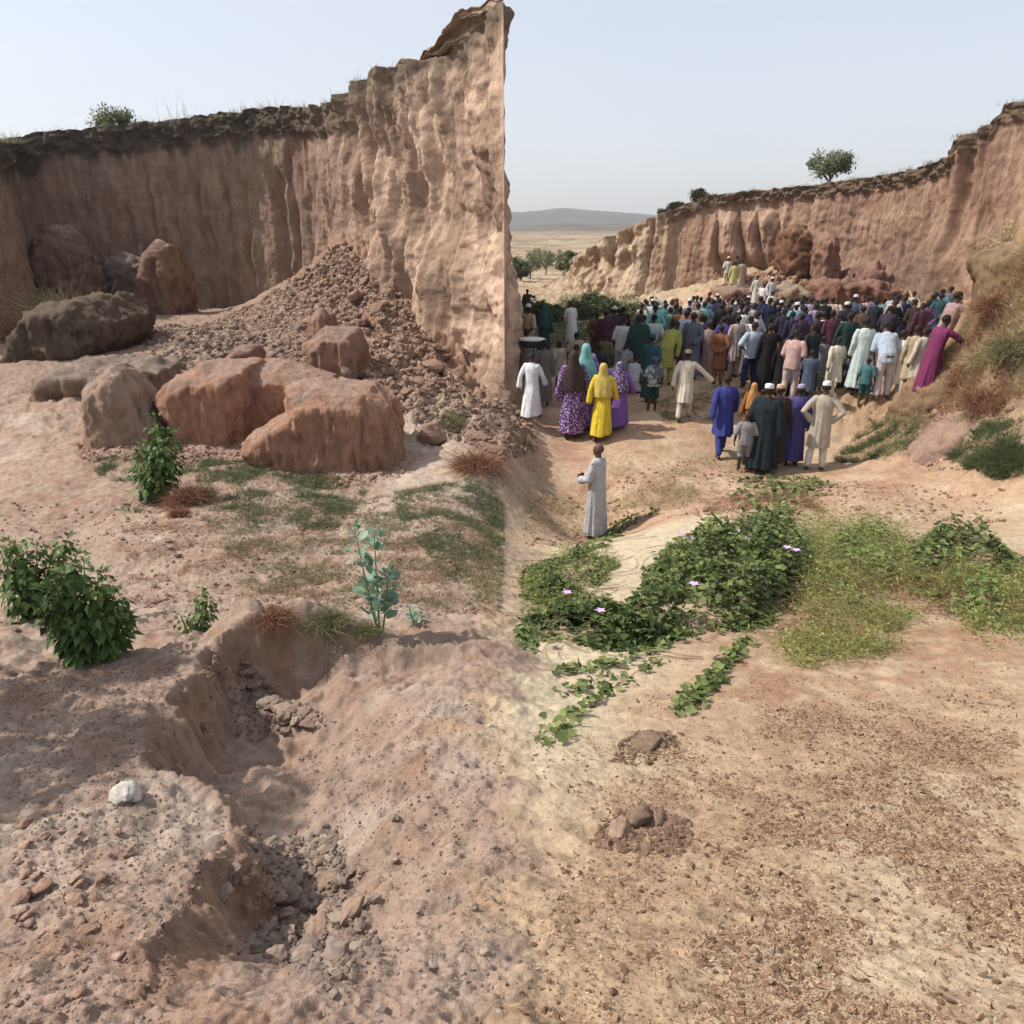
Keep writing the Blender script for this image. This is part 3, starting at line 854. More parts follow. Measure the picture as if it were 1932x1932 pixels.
for i in range(34):
    t = random.random()
    u = 455 + 120 * t + random.gauss(0, 12); v = 1275 + 90 * t + random.gauss(0, 12)
    put_rock("clod", u, v, random.choice((.022, .03, .04, .055)) * random.uniform(.8, 1.2), (.37, .27, .21),
             "clod in the hollow at the gully head", "clod", "clods in the upper hollow", y0=1.5)
for u, v, s_ in ((505, 1335, .075), (545, 1345, .07), (560, 1362, .05)):
    put_rock("stone", u, v, s_, (.42, .33, .26), {505: "largest stone in the upper hollow of the gully", 545: "second largest stone in the upper hollow, right of the largest", 560: "stone at the lower rim of the upper hollow"}[u], "stone")
for i in range(60):
    u = random.uniform(30, 250); v = random.uniform(1600, 1900) if random.random() < .7 else random.uniform(1560, 1680)
    put_rock("clod", u, v, random.choice((.010, .015, .02, .026)) * random.uniform(.7, 1.3), random.choice(((.47, .33, .26), (.42, .27, .20))),
             "clod on the bank left of the gully", "clod", "clods on the left bank", sink=.35)
for i in range(55):
    u = random.uniform(560, 950); v = random.uniform(1480, 1910)
    put_rock("clod", u, v, random.choice((.006, .009, .013)) * random.uniform(.7, 1.3), (.46, .36, .29),
             "clod on the slope right of the gully", "clod", "small clods right of the gully", sink=.3)
for i in range(45):
    u = random.uniform(560, 900); v = 600 + (u - 560) * .5 + random.gauss(0, 60)
    if v < 470 or v > 840: continue
    put_rock("rubble_lump", u, v, random.choice((.10, .15, .2, .3)) * random.uniform(.7, 1.3), (.37, .24, .175),
             "lump of earth on the rubble slope under the sunlit wall", "rubble lump", "lumps on the rubble slope", sink=.35, y0=12)
DK = (.30, .21, .15)
put_rock("earth_clod", 1212, 1412, .10, DK, "dark crumbly clod on pale sand below the vine runners", "clod", k=1, sink=.5)
put_rock("earth_clod", 1235, 1402, .08, DK, "smaller clod touching the dark crumbly clod below the vines", "clod", k=3)
put_rock("earth_clod", 1165, 1575, .06, (.40, .28, .20), "brown clod at the left end of the scuffed ridge", "clod", k=4)
put_rock("earth_clod", 1205, 1553, .07, DK, "dark clod in the middle of the scuffed ridge", "clod", k=5)
put_rock("earth_clod", 1235, 1545, .05, (.36, .25, .18), "right hand clod of the scuffed ridge", "clod", k=6)

def tiles(template_v, template_f, P, S, R, jitter=None):
    """copies of a small mesh: P (n,3) places, S (n,3) sizes, R (n,3,3) turns"""
    n = len(P); m = len(template_v)
    V = np.einsum('nij,nmj->nmi', R, template_v[None] * S[:, None, :]) + P[:, None, :]
    F = (template_f[None] + (np.arange(n) * m)[:, None, None]).reshape(-1, template_f.shape[1])
    return V.reshape(-1, 3), F
def rots(n, rg, tilt=.5):
    a = rg.uniform(0, 2 * np.pi, n); b = rg.normal(0, tilt, n); c = rg.normal(0, tilt, n)
    ca, sa, cb, sb, cc, s_ = np.cos(a), np.sin(a), np.cos(b), np.sin(b), np.cos(c), np.sin(c)
    Z = np.zeros(n); O = np.ones(n)
    Rz = np.stack([ca, -sa, Z, sa, ca, Z, Z, Z, O], -1).reshape(n, 3, 3)
    Rx = np.stack([O, Z, Z, Z, cb, -sb, Z, sb, cb], -1).reshape(n, 3, 3)
    Ry = np.stack([cc, Z, s_, Z, O, Z, -s_, Z, cc], -1).reshape(n, 3, 3)
    return Rz @ Rx @ Ry
def sample_poly(poly, n, rg, dens=None):
    """n ground points inside an outline given as picture points and laid on the ground"""
    W = np.array([hit(*p)[:2] for p in poly])
    lo, hi_ = W.min(0), W.max(0)
    out = np.empty((0, 2))
    while len(out) < n:
        q = rg.uniform(lo, hi_, (n * 3, 2))
        k = inside(q[:, 0], q[:, 1], W)
        if dens is not None: k &= rg.random(len(q)) < dens(q[:, 0], q[:, 1])
        out = np.vstack([out, q[k]])
    return out[:n]
def tint_attr(me, t):
    a = me.attributes.new("tint", 'FLOAT', 'POINT'); a.data.foreach_set("value", np.asarray(t, np.float32))

def gravel(name, poly, n, smin, smax, col1, col2, kindlabel, seed, dens=None, flat=.7):
    rg = np.random.default_rng(seed)
    bm = bmesh.new(); bmesh.ops.create_icosphere(bm, subdivisions=1, radius=1)
    bm.verts.ensure_lookup_table()
    tv = np.array([v.co[:] for v in bm.verts]); tf = np.array([[v.index for v in f.verts] for f in bm.faces]); bm.free()
    tv = tv * (1 + rg.uniform(-.25, .2, (len(tv), 1)))
    q = sample_poly(poly, n, rg, dens)
    z = zfull(q[:, 0], q[:, 1])
    s = smin * (smax / smin) ** (rg.random(n) ** 2.2)
    S = np.stack([s * rg.uniform(.7, 1.3, n), s * rg.uniform(.7, 1.3, n), s * flat * rg.uniform(.6, 1.2, n)], 1)
    P = np.stack([q[:, 0], q[:, 1], z + s * .15], 1)
    V, F = tiles(tv, tf, P, S, rots(n, rg))
    me = mesh_np(name, V, F, smooth=False)
    t = np.repeat(rg.random(n), len(tv))[:, None]
    color_attr(me, "soil", np.array(col1) * t + np.array(col2) * (1 - t))
    tag(link(name, me, GRAVM), kind="stuff")
GRAVM = soil_material("gravel_earth", s1=30, s2=120, bumpd=.003, lo=.8, hi=1.15)
gravel("gravel", [(0,1260),(330,1250),(350,1300),(280,1400),(300,1480),(430,1530),(440,1600),(350,1700),(300,1932),(0,1932)], 11000, .0012, .008, (.46,.34,.275), (.33,.21,.16), None, 21)
gravel("gravel", [(480,1560),(640,1560),(730,1800),(600,1880),(470,1700)], 5000, .002, .018, (.38,.30,.245), (.28,.21,.17), None, 22)
gravel("gravel", [(380,1250),(470,1230),(650,1370),(520,1380),(400,1330)], 1500, .003, .018, (.36,.27,.22), (.28,.2,.16), None, 23)
gravel("gravel", [(560,1420),(950,1330),(960,1932),(600,1932)], 6000, .0012, .008, (.48,.38,.31), (.32,.24,.19), None, 24)
gravel("gravel", [(0,950),(930,950),(950,1170),(0,1200)], 2600, .006, .035, (.42,.30,.24), (.34,.23,.18), None, 25)
gravel("rubble", [(440,600),(600,500),(650,450),(760,560),(920,760),(860,830),(760,790),(640,720)], 24000, .010, .12, (.54,.385,.29), (.32,.215,.16), None, 26, flat=.8)
gravel("rubble", [(240,610),(560,600),(640,720),(300,690)], 5000, .012, .11, (.34,.25,.20), (.25,.18,.145), None, 27)
gravel("rubble", [(380,615),(440,590),(520,548),(590,500),(640,470),(660,520),(560,640)], 9000, .012, .13, (.50,.36,.27), (.31,.21,.16), None, 34)
gravel("rubble", [(860,770),(930,740),(1000,790),(1015,850),(950,870),(890,840)], 2600, .008, .10, (.42,.29,.22), (.32,.21,.155), None, 35)
gravel("gravel", [(140,835),(300,820),(460,840),(600,880),(760,850),(790,890),(640,925),(440,880),(150,870)], 3500, .006, .05, (.46,.29,.21), (.36,.22,.16), None, 36)
gravel("rubble", [(1340,560),(1420,520),(1560,510),(1720,560),(1740,630),(1560,610)], 2200, .06, .40, (.44,.28,.2), (.33,.2,.14), None, 28)
gravel("gravel", [(985,900),(1350,860),(1900,920),(1900,990),(1400,990),(1200,970),(985,1030)], 2600, .008, .05, (.47,.31,.215), (.36,.22,.15), None, 29)
gravel("gravel", [(1700,760),(1800,690),(1920,640),(1920,900),(1720,880)], 900, .01, .08, (.45,.31,.22), (.34,.22,.15), None, 30)

# ------------------------------------------------------------------ dry litter on the sand, right foreground
def litter(name, poly, n, smin, smax, seed, dens, c1, c2, lift=.004):
    rg = np.random.default_rng(seed)
    q = sample_poly(poly, n, rg, dens)
    z = zfull(q[:, 0], q[:, 1])
    s = rg.uniform(smin, smax, n)
    # curled flake: 2 x 3 grid
    tv = np.array([(-.5,-1,.30),(.5,-1,.25),(-.6,0,0),(.6,0,.04),(-.25,1,.45),(.25,1,.4)]); tf = np.array([(0,1,3,2),(2,3,5,4)])
    S = np.stack([s * rg.uniform(.3, .8, n), s, s * rg.uniform(.2, 1.1, n)], 1)
    P = np.stack([q[:, 0], q[:, 1], z + lift], 1)
    V, F = tiles(tv, tf, P, S, rots(n, rg, .45))
    me = mesh_np(name, V, F, smooth=False)
    tint_attr(me, np.repeat(rg.random(n), 6))
    tag(link(name, me, leaf_material(name, c1, c2, .85, .1, 0)), kind="stuff")
def dR(x, y):
    u, v = proj(x, y, zbase(x, y))
    d = sst(980, 1900, u + .35 * (v - 1300)) * .85 + .12
    d = d * (.20 + 1.0 * sst(-.3, .4, fbm(x * 2.4, y * 2.4, 3.0, 4))) * (.06 + .94 * sst(1270, 1420, v + 60 * fbm(x * 1.5, y * 1.5, 7., 3)))
    d = d * sst(915, 1060, u + 70 * fbm(x * 2, y * 2, 17., 3)) 
    return np.clip(d, 0.0, 1)
RP = [(925,1420),(1180,1330),(1400,1230),(1650,1230),(1925,1190),(1960,1932),(915,1932)]
litter("leaf_litter", RP, 40000, .0016, .0052, 31, dR, (.17, .095, .06), (.40, .26, .17))
litter("dry_straw", RP, 9000, .0016, .0055, 32, dR, (.34, .24, .15), (.52, .40, .27))
gravel("gravel", RP, 5200, .002, .012, (.20,.12,.08), (.32,.2,.13), None, 38, dens=dR)
litter("leaf_litter", [(975,1480),(1500,1330),(1925,1290),(1960,1932),(975,1932)], 1500, .006, .017, 33, dR, (.09, .055, .035), (.30, .19, .12))

gravel("gravel", [(940,1420),(1400,1260),(1925,1220),(1960,1932),(930,1932)], 7000, .0012, .008, (.40,.26,.17), (.22,.14,.09), None, 37, dens=dR)
boulder("earth_mound", [([(880,830),(905,770),(935,735),(962,742),(985,800),(1000,850),(940,865)], 15.0, 16.4)], (.50,.34,.25),
        "crumbled earth heap at the foot of the big sunlit wall's free end", "mound", voxel=.05, seed=23, amp=.25, flute=.08, dust=(.5,.36,.27))

gravel("gravel", [(1150,1440),(1190,1380),(1290,1385),(1280,1420),(1200,1450)], 500, .003, .02, (.30,.2,.14), (.2,.13,.09), None, 39)
gravel("gravel", [(1110,1600),(1140,1545),(1230,1520),(1310,1560),(1290,1620),(1180,1610)], 900, .003, .018, (.33,.21,.15), (.2,.13,.09), None, 40)

# ------------------------------------------------------------------ plants
HEART_V = np.array([(0,0,0),(-.40,-.14,.10),(-.52,.28,.13),(-.26,.72,.06),(0,1.02,-.08),(.26,.72,.06),(.52,.28,.13),(.40,-.14,.10),(0,.42,-.03)])
HEART_F = np.array([(8,2,1),(8,3,2),(8,4,3),(8,5,4),(8,6,5),(8,7,6),(8,0,7),(8,1,0)])
OVAL_V = np.array([(0,0,0),(-.30,.28,.07),(-.34,.6,.07),(0,1.0,-.04),(.34,.6,.07),(.30,.28,.07),(0,.5,-.03)])
OVAL_F = np.array([(6,1,0),(6,2,1),(6,3,2),(6,4,3),(6,5,4),(6,0,5)])
LANCE_V = np.array([(0,0,0),(-.17,.35,.05),(0,1,-.12),(.17,.35,.05),(0,.4,-.02)])
LANCE_F = np.array([(4,1,0),(4,2,1),(4,3,2),(4,0,3)])
CLUST_V = np.array([(-.5,-.5,0),(.5,-.4,.15),(.4,.5,-.1),(-.4,.6,.1)])
CLUST_F = np.array([(0,1,2),(0,2,3)])

def frames(D, N):
    """turns taking y to D and z towards N"""
    D = D / (np.linalg.norm(D, axis=1, keepdims=True) + 1e-9)
    X = np.cross(D, N); X /= np.linalg.norm(X, axis=1, keepdims=True) + 1e-9
    Z = np.cross(X, D)
    return np.stack([X, D, Z], -1)
def leaves_mesh(name, P, D, N, size, tv, tf, tints):
    R = frames(D, N)
    S = np.repeat(size[:, None], 3, 1)
    V, F = tiles(tv, tf, P, S, R)
    me = mesh_np(name, V, F, smooth=True)
    tint_attr(me, np.repeat(tints, len(tv)))
    return me
def tube_mesh(name, paths, n=5):
    """paths: list of (points k x 3, radii k)"""
    Vs, Fs, off = [], [], 0
    ang = np.linspace(0, 2 * np.pi, n, endpoint=False)
    for P, r in paths:
        P = np.asarray(P, float); r = np.broadcast_to(np.asarray(r, float), (len(P),))
        T = np.gradient(P, axis=0); T /= np.linalg.norm(T, axis=1, keepdims=True) + 1e-9
        A = np.cross(T, np.array((.31, .2, .93)) if abs(T[0][2]) < .9 else np.array((1., .1, 0))); A /= np.linalg.norm(A, axis=1, keepdims=True) + 1e-9
        B = np.cross(T, A)
        V = P[:, None] + r[:, None, None] * (A[:, None] * np.cos(ang)[None, :, None] + B[:, None] * np.sin(ang)[None, :, None])
        Vs.append(V.reshape(-1, 3)); Fs.append(grid_faces(len(P), n, off, wrap=True)); off += len(P) * n
    return mesh_np(name, np.vstack(Vs), np.vstack(Fs))
def strands_mesh(name, P0, D0, L, wdt, droop, rg, k=6, wig=.15, tints=None):
    """thin ribbons that start at P0 along D0 and droop"""
    n = len(P0)
    t = np.linspace(0, 1, k)[None, :, None]
    D0 = D0 / (np.linalg.norm(D0, axis=1, keepdims=True) + 1e-9)
    W = rg.normal(0, wig, (n, 1, 3)); W2 = rg.normal(0, wig, (n, 1, 3))
    C = P0[:, None] + L[:, None, None] * (D0[:, None] * t + W * t * t + W2 * np.sin(t * 5) * .3)
    C[..., 2] -= droop * (L[:, None] * t[..., 0] ** 2)
    side = rg.normal(size=(n, 3)); side = np.cross(D0, side); side /= np.linalg.norm(side, axis=1, keepdims=True) + 1e-9
    ww = (wdt * (1 - t * .85)) if np.isscalar(wdt) else wdt[:, None, None] * (1 - t * .85)
    A = C - side[:, None] * ww; B = C + side[:, None] * ww
    V = np.stack([A, B], 2).reshape(-1, 3)
    base = (np.arange(n) * k * 2)[:, None, None]
    f = np.array([(2 * i, 2 * i + 1, 2 * i + 3, 2 * i + 2) for i in range(k - 1)])[None]
    me = mesh_np(name, V, (f + base).reshape(-1, 4))
    tint_attr(me, np.repeat(rg.random(n) if tints is None else tints, k * 2))
    return me
def unit(a): return a / (np.linalg.norm(a, axis=-1, keepdims=True) + 1e-9)

M_VINE = leaf_material("vine_leaf", (.026, .052, .014), (.22, .26, .09), .65, .2, .22)
M_SHRUB = leaf_material("shrub_leaf", (.035, .075, .018), (.15, .225, .065), .6, .22, .2)
M_PALE = leaf_material("pale_leaf", (.16, .27, .18), (.33, .43, .33), .6, .25, .2)
M_TWIG = plain_material("twig_bark", (.15, .11, .07), (.27, .20, .13), 60)
M_GSTEM = plain_material("green_stem", (.12, .17, .07), (.22, .25, .12), 60)
M_DRY = leaf_material("dry_grass", (.30, .24, .13), (.52, .44, .27), .8, .1, .2)
M_YEL = leaf_material("wiry_vine", (.10, .13, .035), (.36, .35, .13), .7, .15, .25)
M_RUST = leaf_material("russet_twig", (.16, .08, .05), (.33, .18, .11), .9, .05, .1)
M_GRASS = leaf_material("basin_grass", (.10, .12, .05), (.28, .25, .14), .8, .1, .15)
M_GREEN = leaf_material("green_grass", (.045, .075, .03), (.15, .17, .08), .7, .15, .2)
M_CROWN = leaf_material("tree_leaf", (.09, .11, .055), (.24, .26, .15), .7, .15, .25)
M_DARKB = leaf_material("dark_bush_leaf", (.035, .04, .025), (.10, .09, .055), .8, .1, .1)
M_FLOWER = plain_material("lilac_petal", (.50, .30, .55), (.66, .46, .70), 40, .6)

def thing(name, label, cat, loc, group=None):
    o = bpy.data.objects.new(name, None); COL.objects.link(o); o.empty_display_size = .2
    o.location = loc
    return tag(o, label, cat, group)
def part(name, me, mat, root):
    o = link(name, me, mat, parent=root); me.name = name
    # mesh was made in world space
    set_co(me, get_co(me) - np.array(root.location)); return o

def flower_mesh(p, s):
    V = [(p[0], p[1], p[2])]; F = []
    for k in range(10):
        a = k * math.pi / 5; r = s * (1 if k % 2 else .55)
        V.append((p[0] + r * math.cos(a), p[1] + r * math.sin(a) * .9, p[2] + s * .35))
    F = [(0, 1 + k, 1 + (k + 1) % 10) for k in range(10)]
    return mesh_np("flower", V, [np.array(F)])

def vine(label, poly, n, hmax, size, seed, flowers=(), mat=M_VINE, runners=60, dens=None, edge=.35, group=None):
    rg = np.random.default_rng(seed)
    W = np.array([hit(*p)[:2] for p in poly])
    dd = lambda x, y: np.clip(.10 + 1.0 * sst(-.22, .28, fbm(x * 2.1, y * 2.1, seed * 1., 3)), 0, 1)
    q = sample_poly(poly, n, rg, dens or dd)
    x, y = q.T
    x = x + rg.normal(0, .03, n); y = y + rg.normal(0, .03, n)
    ed = seg_dist(x, y, np.vstack([W, W[:1]]))
    h = hmax * sst(0, edge, ed) * (.55 + .9 * np.clip(fbm(x * 3, y * 3, seed + 4., 3) + .3, 0, 1))
    z = zfull(x, y) + .015 + h * rg.random(n) ** .6
    D = np.stack([rg.normal(size=n), rg.normal(size=n), rg.normal(0, .35, n)], 1)
    N = np.stack([rg.normal(0, .45, n), rg.normal(0, .45, n), np.ones(n)], 1)
    c = W.mean(0)
    root = thing("creeping_vine", label, "creeper", (c[0], c[1], float(zfull(c[0], c[1]))), group)
    sz = size * rg.uniform(.55, 1.3, n)
    t = np.clip(rg.normal(.40, .22, n) + .5 * fbm(x * 2.2, y * 2.2, seed + 3., 3) + .5 * (rg.random(n) > .93), 0, 1)
    part("leaves", leaves_mesh("leaves", np.stack([x, y, z], 1), D, N, sz, HEART_V, HEART_F, t), mat, root)
    paths = []
    for i in range(runners):
        j = rg.integers(n); a = rg.uniform(0, 6.28); L = rg.uniform(.2, .7)
        s = np.linspace(0, 1, 8)
        px = x[j] + np.cos(a + s * 1.2) * s * L; py = y[j] + np.sin(a + s * 1.2) * s * L
        ok = inside(px, py, W) | (s < .6)
        pz = zfull(px, py) + .012 + hmax * .6 * sst(0, edge, seg_dist(px, py, np.vstack([W, W[:1]]))) * inside(px, py, W)
        paths.append((np.stack([px, py, pz], 1), .0025))
    part("stems", tube_mesh("stems", paths, 4), M_TWIG, root)
    for (u, v) in flowers:
        p = hit(u, v + 10); ex = hmax * .9
        part("flower", flower_mesh((p[0], p[1], p[2] + ex + .03), .05), M_FLOWER, root)
    return root

def runner_vine(label, pts, n, size, seed):
    """a thin leafy shoot creeping over bare sand"""
    rg = np.random.default_rng(seed)
    W = np.array([hit(*p)[:2] for p in pts])
    s = np.linspace(0, 1, 40); k = np.linspace(0, 1, len(W))
    px = np.interp(s, k, W[:, 0]) + .012 * np.sin(s * 30); py = np.interp(s, k, W[:, 1])
    pz = zfull(px, py) + .008
    root = thing("creeping_vine", label, "creeper", (px[0], py[0], pz[0]), "leafy runners on the pale sand")
    part("stems", tube_mesh("stems", [(np.stack([px, py, pz], 1), .0022)], 4), M_TWIG, root)
    t = rg.random(n); x = np.interp(t, s, px) + rg.normal(0, .035, n); y = np.interp(t, s, py) + rg.normal(0, .035, n)
    z = zfull(x, y) + rg.uniform(.008, .05, n)
    D = np.stack([rg.normal(size=n), rg.normal(size=n), rg.normal(0, .3, n)], 1)
    N = np.stack([rg.normal(0, .4, n), rg.normal(0, .4, n), np.ones(n)], 1)
    part("leaves", leaves_mesh("leaves", np.stack([x, y, z], 1), D, N, size * rg.uniform(.6, 1.2, n), HEART_V, HEART_F, rg.random(n)), M_VINE, root)

vine("large dark green creeper with lilac flowers, spread over the middle of the sand slope",
     [(1205,1100),(1240,1048),(1330,1022),(1420,990),(1500,1010),(1540,1050),(1560,1100),(1500,1150),(1440,1185),(1340,1195),(1200,1225),(1120,1225),(1150,1160),(1230,1140)],
     9500, .40, .048, 41, flowers=[(1280,1066),(1297,1078),(1385,1062),(1397,1075),(1474,1096),(1490,1105),(1300,1180)])
vine("dark green creeper with one lilac flower, at the left below the pale sand tongue",
     [(985,1190),(1010,1150),(1080,1150),(1150,1150),(1230,1165),(1290,1180),(1250,1215),(1180,1232),(1090,1215),(1030,1205),(985,1225)],
     3000, .20, .046, 42, flowers=[(1068,1152),(1130,1190)])
vine("light green creeper between the path and the pale sand tongue, left edge of the sand",
     [(982,1130),(990,1080),(1030,1060),(1100,1050),(1165,1065),(1140,1095),(1110,1130),(1050,1145)],
     1800, .2, .046, 43, group=None)
vine("narrow strip of creeper beside the lone person in pale grey",
     [(1085,1045),(1120,1020),(1160,990),(1190,962),(1245,960),(1235,975),(1180,1000),(1150,1030),(1110,1048)],
     750, .10, .05, 44)
vine("dark green creeper clump at the right, among yellow-green wiry shoots",
     [(1685,1080),(1700,1040),(1745,1015),(1800,1010),(1850,1030),(1925,1050),(1930,1110),(1860,1120),(1780,1105),(1710,1110)],
     3000, .34, .047, 45)
vine("loose creeper shoots hanging around the blue-black robed person's feet",
     [(1380,940),(1395,905),(1440,895),(1500,905),(1570,910),(1560,940),(1520,955),(1470,985),(1420,975)],
     420, .16, .075, 46)
M_LIGHTV = leaf_material("light_vine_leaf", (.07, .12, .03), (.32, .36, .13), .65, .2, .25)
vine("light green loose creeper threading through the yellow-green shoots", [(1530,1120),(1540,1030),(1620,1000),(1690,1020),(1740,1060),(1720,1110),(1640,1140),(1600,1190),(1520,1180)],
     1700, .36, .042, 58, mat=M_LIGHTV)
vine("light green ragged creeper along the lower right rim of the vegetation", [(1700,1110),(1800,1095),(1935,1105),(1935,1190),(1860,1200),(1760,1140)],
     1100, .26, .042, 59, mat=M_LIGHTV)
vine("light green sprays on top of the large creeper's far side", [(1230,1065),(1330,1025),(1430,1000),(1530,1010),(1560,1050),(1480,1060),(1380,1055),(1290,1075)],
     1000, .50, .044, 60, mat=M_LIGHTV)
runner_vine("upper leafy runner reaching left over the pale sand", [(1270,1215),(1180,1250),(1110,1262),(1045,1268)], 90, .045, 47)
runner_vine("lowest leafy runner, curling down to the left over pale sand", [(1245,1245),(1170,1290),(1110,1330),(1060,1375),(1035,1410)], 120, .045, 48)
runner_vine("thick dark leafy runner in the centre of the pale sand", [(1410,1215),(1360,1265),(1330,1300),(1275,1350)], 260, .048, 49)
runner_vine("short leafy runner between the upper and the lowest runner", [(1170,1255),(1110,1300),(1065,1310)], 45, .04, 50)

def tangle(name, label, cat, poly, n, L, hmax, mat, seed, wdt=.0022, up=.5, droop=.5, kind=None, group=None):
    rg = np.random.default_rng(seed)
    q = sample_poly(poly, n, rg, lambda x, y: np.clip(.15 + 1.3 * sst(-.2, .3, fbm(x * 2.5, y * 2.5, seed * 1., 3)), 0, 1))
    x, y = q.T; z = zfull(x, y)
    P = np.stack([x, y, z + rg.random(n) ** 1.5 * hmax], 1)
    D = unit(np.stack([rg.normal(size=n), rg.normal(size=n), rg.uniform(0, 1, n) * up * 2], 1))
    me = strands_mesh(name, P, D, L * rg.uniform(.4, 1.4, n), wdt, droop, rg, 6, .25)
    if kind: tag(link(name, me, mat), kind=kind); return
    c = P.mean(0); c[2] = float(zfull(c[0], c[1]))
    root = thing(name, label, cat, c, group)
    part("shoots", me, mat, root)
    n2 = n * 2; j = rg.integers(n, size=n2)
    P2 = P[j] + rg.normal(0, .06, (n2, 3)); P2[:, 2] = np.maximum(P2[:, 2], z[j] + .01)
    part("leaves", leaves_mesh("leaves", P2, rg.normal(size=(n2, 3)), np.stack([rg.normal(0, .5, n2), rg.normal(0, .5, n2), np.ones(n2)], 1),
         .022 * rg.uniform(.5, 1.4, n2), OVAL_V, OVAL_F, rg.random(n2)), mat, root)
tangle("wiry_creeper", "yellow-green wiry creeper right of the large dark green one", "creeper",
       [(1540,1060),(1600,1010),(1690,1010),(1720,1060),(1700,1110),(1620,1150),(1560,1190),(1500,1180),(1520,1110)], 2200, .38, .24, M_YEL, 51)
tangle("wiry_creeper", "straggling yellow wiry creeper drooping over the reddish soil", "creeper",
       [(1440,1215),(1560,1185),(1640,1150),(1720,1160),(1680,1230),(1600,1265),(1500,1260)], 1300, .32, .08, M_YEL, 52)
tangle("wiry_creeper", "yellow-green wiry creeper around the right hand clump", "creeper",
       [(1700,1100),(1800,1090),(1935,1100),(1930,1160),(1840,1150),(1740,1130)], 1200, .34, .18, M_YEL, 53)
tangle("wiry_creeper", "yellow wiry tuft lowest at the right edge of the slope", "creeper",
       [(1820,1180),(1870,1150),(1935,1150),(1935,1215),(1850,1225)], 500, .20, .06, M_YEL, 54)

tangle("dry_creeper", "brown dry creeper stems tangled among the yellow-green shoots", "creeper",
       [(1480,1120),(1560,1040),(1700,1060),(1850,1080),(1930,1090),(1930,1180),(1700,1180),(1560,1240),(1460,1220)], 900, .42, .12, M_RUST, 55)
tangle("wiry_creeper", "olive wiry shoots rising at the right rim of the large creeper", "creeper",
       [(1470,1010),(1560,990),(1640,1000),(1600,1080),(1530,1130),(1490,1090)], 1100, .34, .28, M_YEL, 56)
tangle("wiry_creeper", "thin yellow-green shoots fringing the left creeper", "creeper",
       [(985,1100),(1060,1040),(1160,1050),(1140,1110),(1060,1170),(985,1180)], 700, .28, .12, M_YEL, 57)
def shrub(label, base, tops, leafL, nleaf, mat=M_SHRUB, seed=1, shape='lance', cat="shrub", name="leafy_shrub", y0=1.0, wid=.07, group=None, droop=.8, fill=1.0):
    """upright stems to TOPS (picture points at the base's distance), hanging leaves all along"""
    rg = np.random.default_rng(seed)
    b = hit(*base, y0)
    root = thing(name, label, cat, b, group)
    paths = []; LP = []; LD = []; LS = []
    for (u, v) in tops:
        tp = at(u, v, b[1] + rg.uniform(-.12, .12))
        s = np.linspace(0, 1, 9)[:, None]
        b0 = b + np.array((rg.normal(0, .03), rg.normal(0, .03), -.02))
        P = b0 * (1 - s) + tp * s
        P[:, 0] += (tp[0] - b0[0]) * (np.sqrt(s[:, 0]) - s[:, 0]) * .6
        paths.append((P, np.linspace(.009, .003, 9)))
        paths[-1] = (P, np.linspace(.009, .003, 9))
        nl = nleaf
        t = rg.uniform(.10, 1.0, nl) ** .85
        c = np.stack([np.interp(t, s[:, 0], P[:, k]) for k in range(3)], 1)
        a = rg.uniform(0, 2 * np.pi, nl)
        outv = np.stack([np.cos(a), np.sin(a), np.zeros(nl)], 1)
        r = wid * (.25 + .85 * np.sin(np.clip(t, 0, 1) * 2.6 + .25)) * rg.uniform(.2, 1.1, nl)
        LP.append(c + outv * r[:, None])
        d = outv + np.array((0, 0, 1))[None] * (-droop * rg.uniform(.3, 1.6, nl) + 1.6 * (t > .93))[:, None]
        LD.append(d); LS.append(leafL * rg.uniform(.6, 1.15, nl) * (1 - .35 * t))
    P = np.vstack(LP); D = np.vstack(LD); S = np.concatenate(LS); n = len(P)
    N = np.stack([rg.normal(0, .3, n), rg.normal(0, .3, n), np.ones(n)], 1) + unit(D) * .6
    tv, tf = dict(lance=(LANCE_V * (1.9, 1, 1.4), LANCE_F), oval=(OVAL_V * (1.15, 1, 1.6), OVAL_F), heart=(HEART_V, HEART_F))[shape]
    part("leaves", leaves_mesh("leaves", P, D, N, S, tv, tf, np.clip(rg.normal(.4, .28, n), 0, 1)), mat, root)
    for p_ in paths: part("stem", tube_mesh("stem", [p_], 6), M_GSTEM, root)
    return root
shrub("bushy green shrub with drooping leaves, nearest at the left", (160,1238), [(90,1105),(120,1075),(158,1058),(185,1075),(215,1120),(232,1165),(140,1120),(105,1150),(200,1150),(170,1130)], .105, 120, seed=61, wid=.10)
shrub("green drooping shrub cut by the left edge, behind the nearest shrub", (60,1165), [(15,1010),(40,1030),(70,1018),(100,1035),(128,1012),(145,1045),(30,1060),(0,1040)], .10, 110, seed=62, wid=.11)
shrub("tall narrow shrub of green drooping leaves in front of the boulders", (290,944), [(292,784),(318,812),(268,852),(306,830),(280,835),(325,850)], .15, 120, seed=63, wid=.16)
shrub("small slim green shrub on the flat behind the gully", (383,1190), [(383,1105),(392,1125),(374,1135)], .075, 45, seed=64, wid=.06)
shrub("tiny dark green shrub left of the small slim shrub", (345,1195), [(340,1160),(352,1165)], .06, 18, seed=65, wid=.06)
shrub("low sprig of green leaves at the foot of the tall narrow shrub", (240,965), [(232,950),(248,945),(262,952)], .08, 14, seed=66, wid=.08)
shrub("tall pale grey-green milkweed with broad oval leaves", (720,1198), [(668,990),(706,1008),(733,1075)], .115, 34, mat=M_PALE, shape='oval', seed=67, wid=.05, cat="milkweed", name="milkweed", droop=-.9)
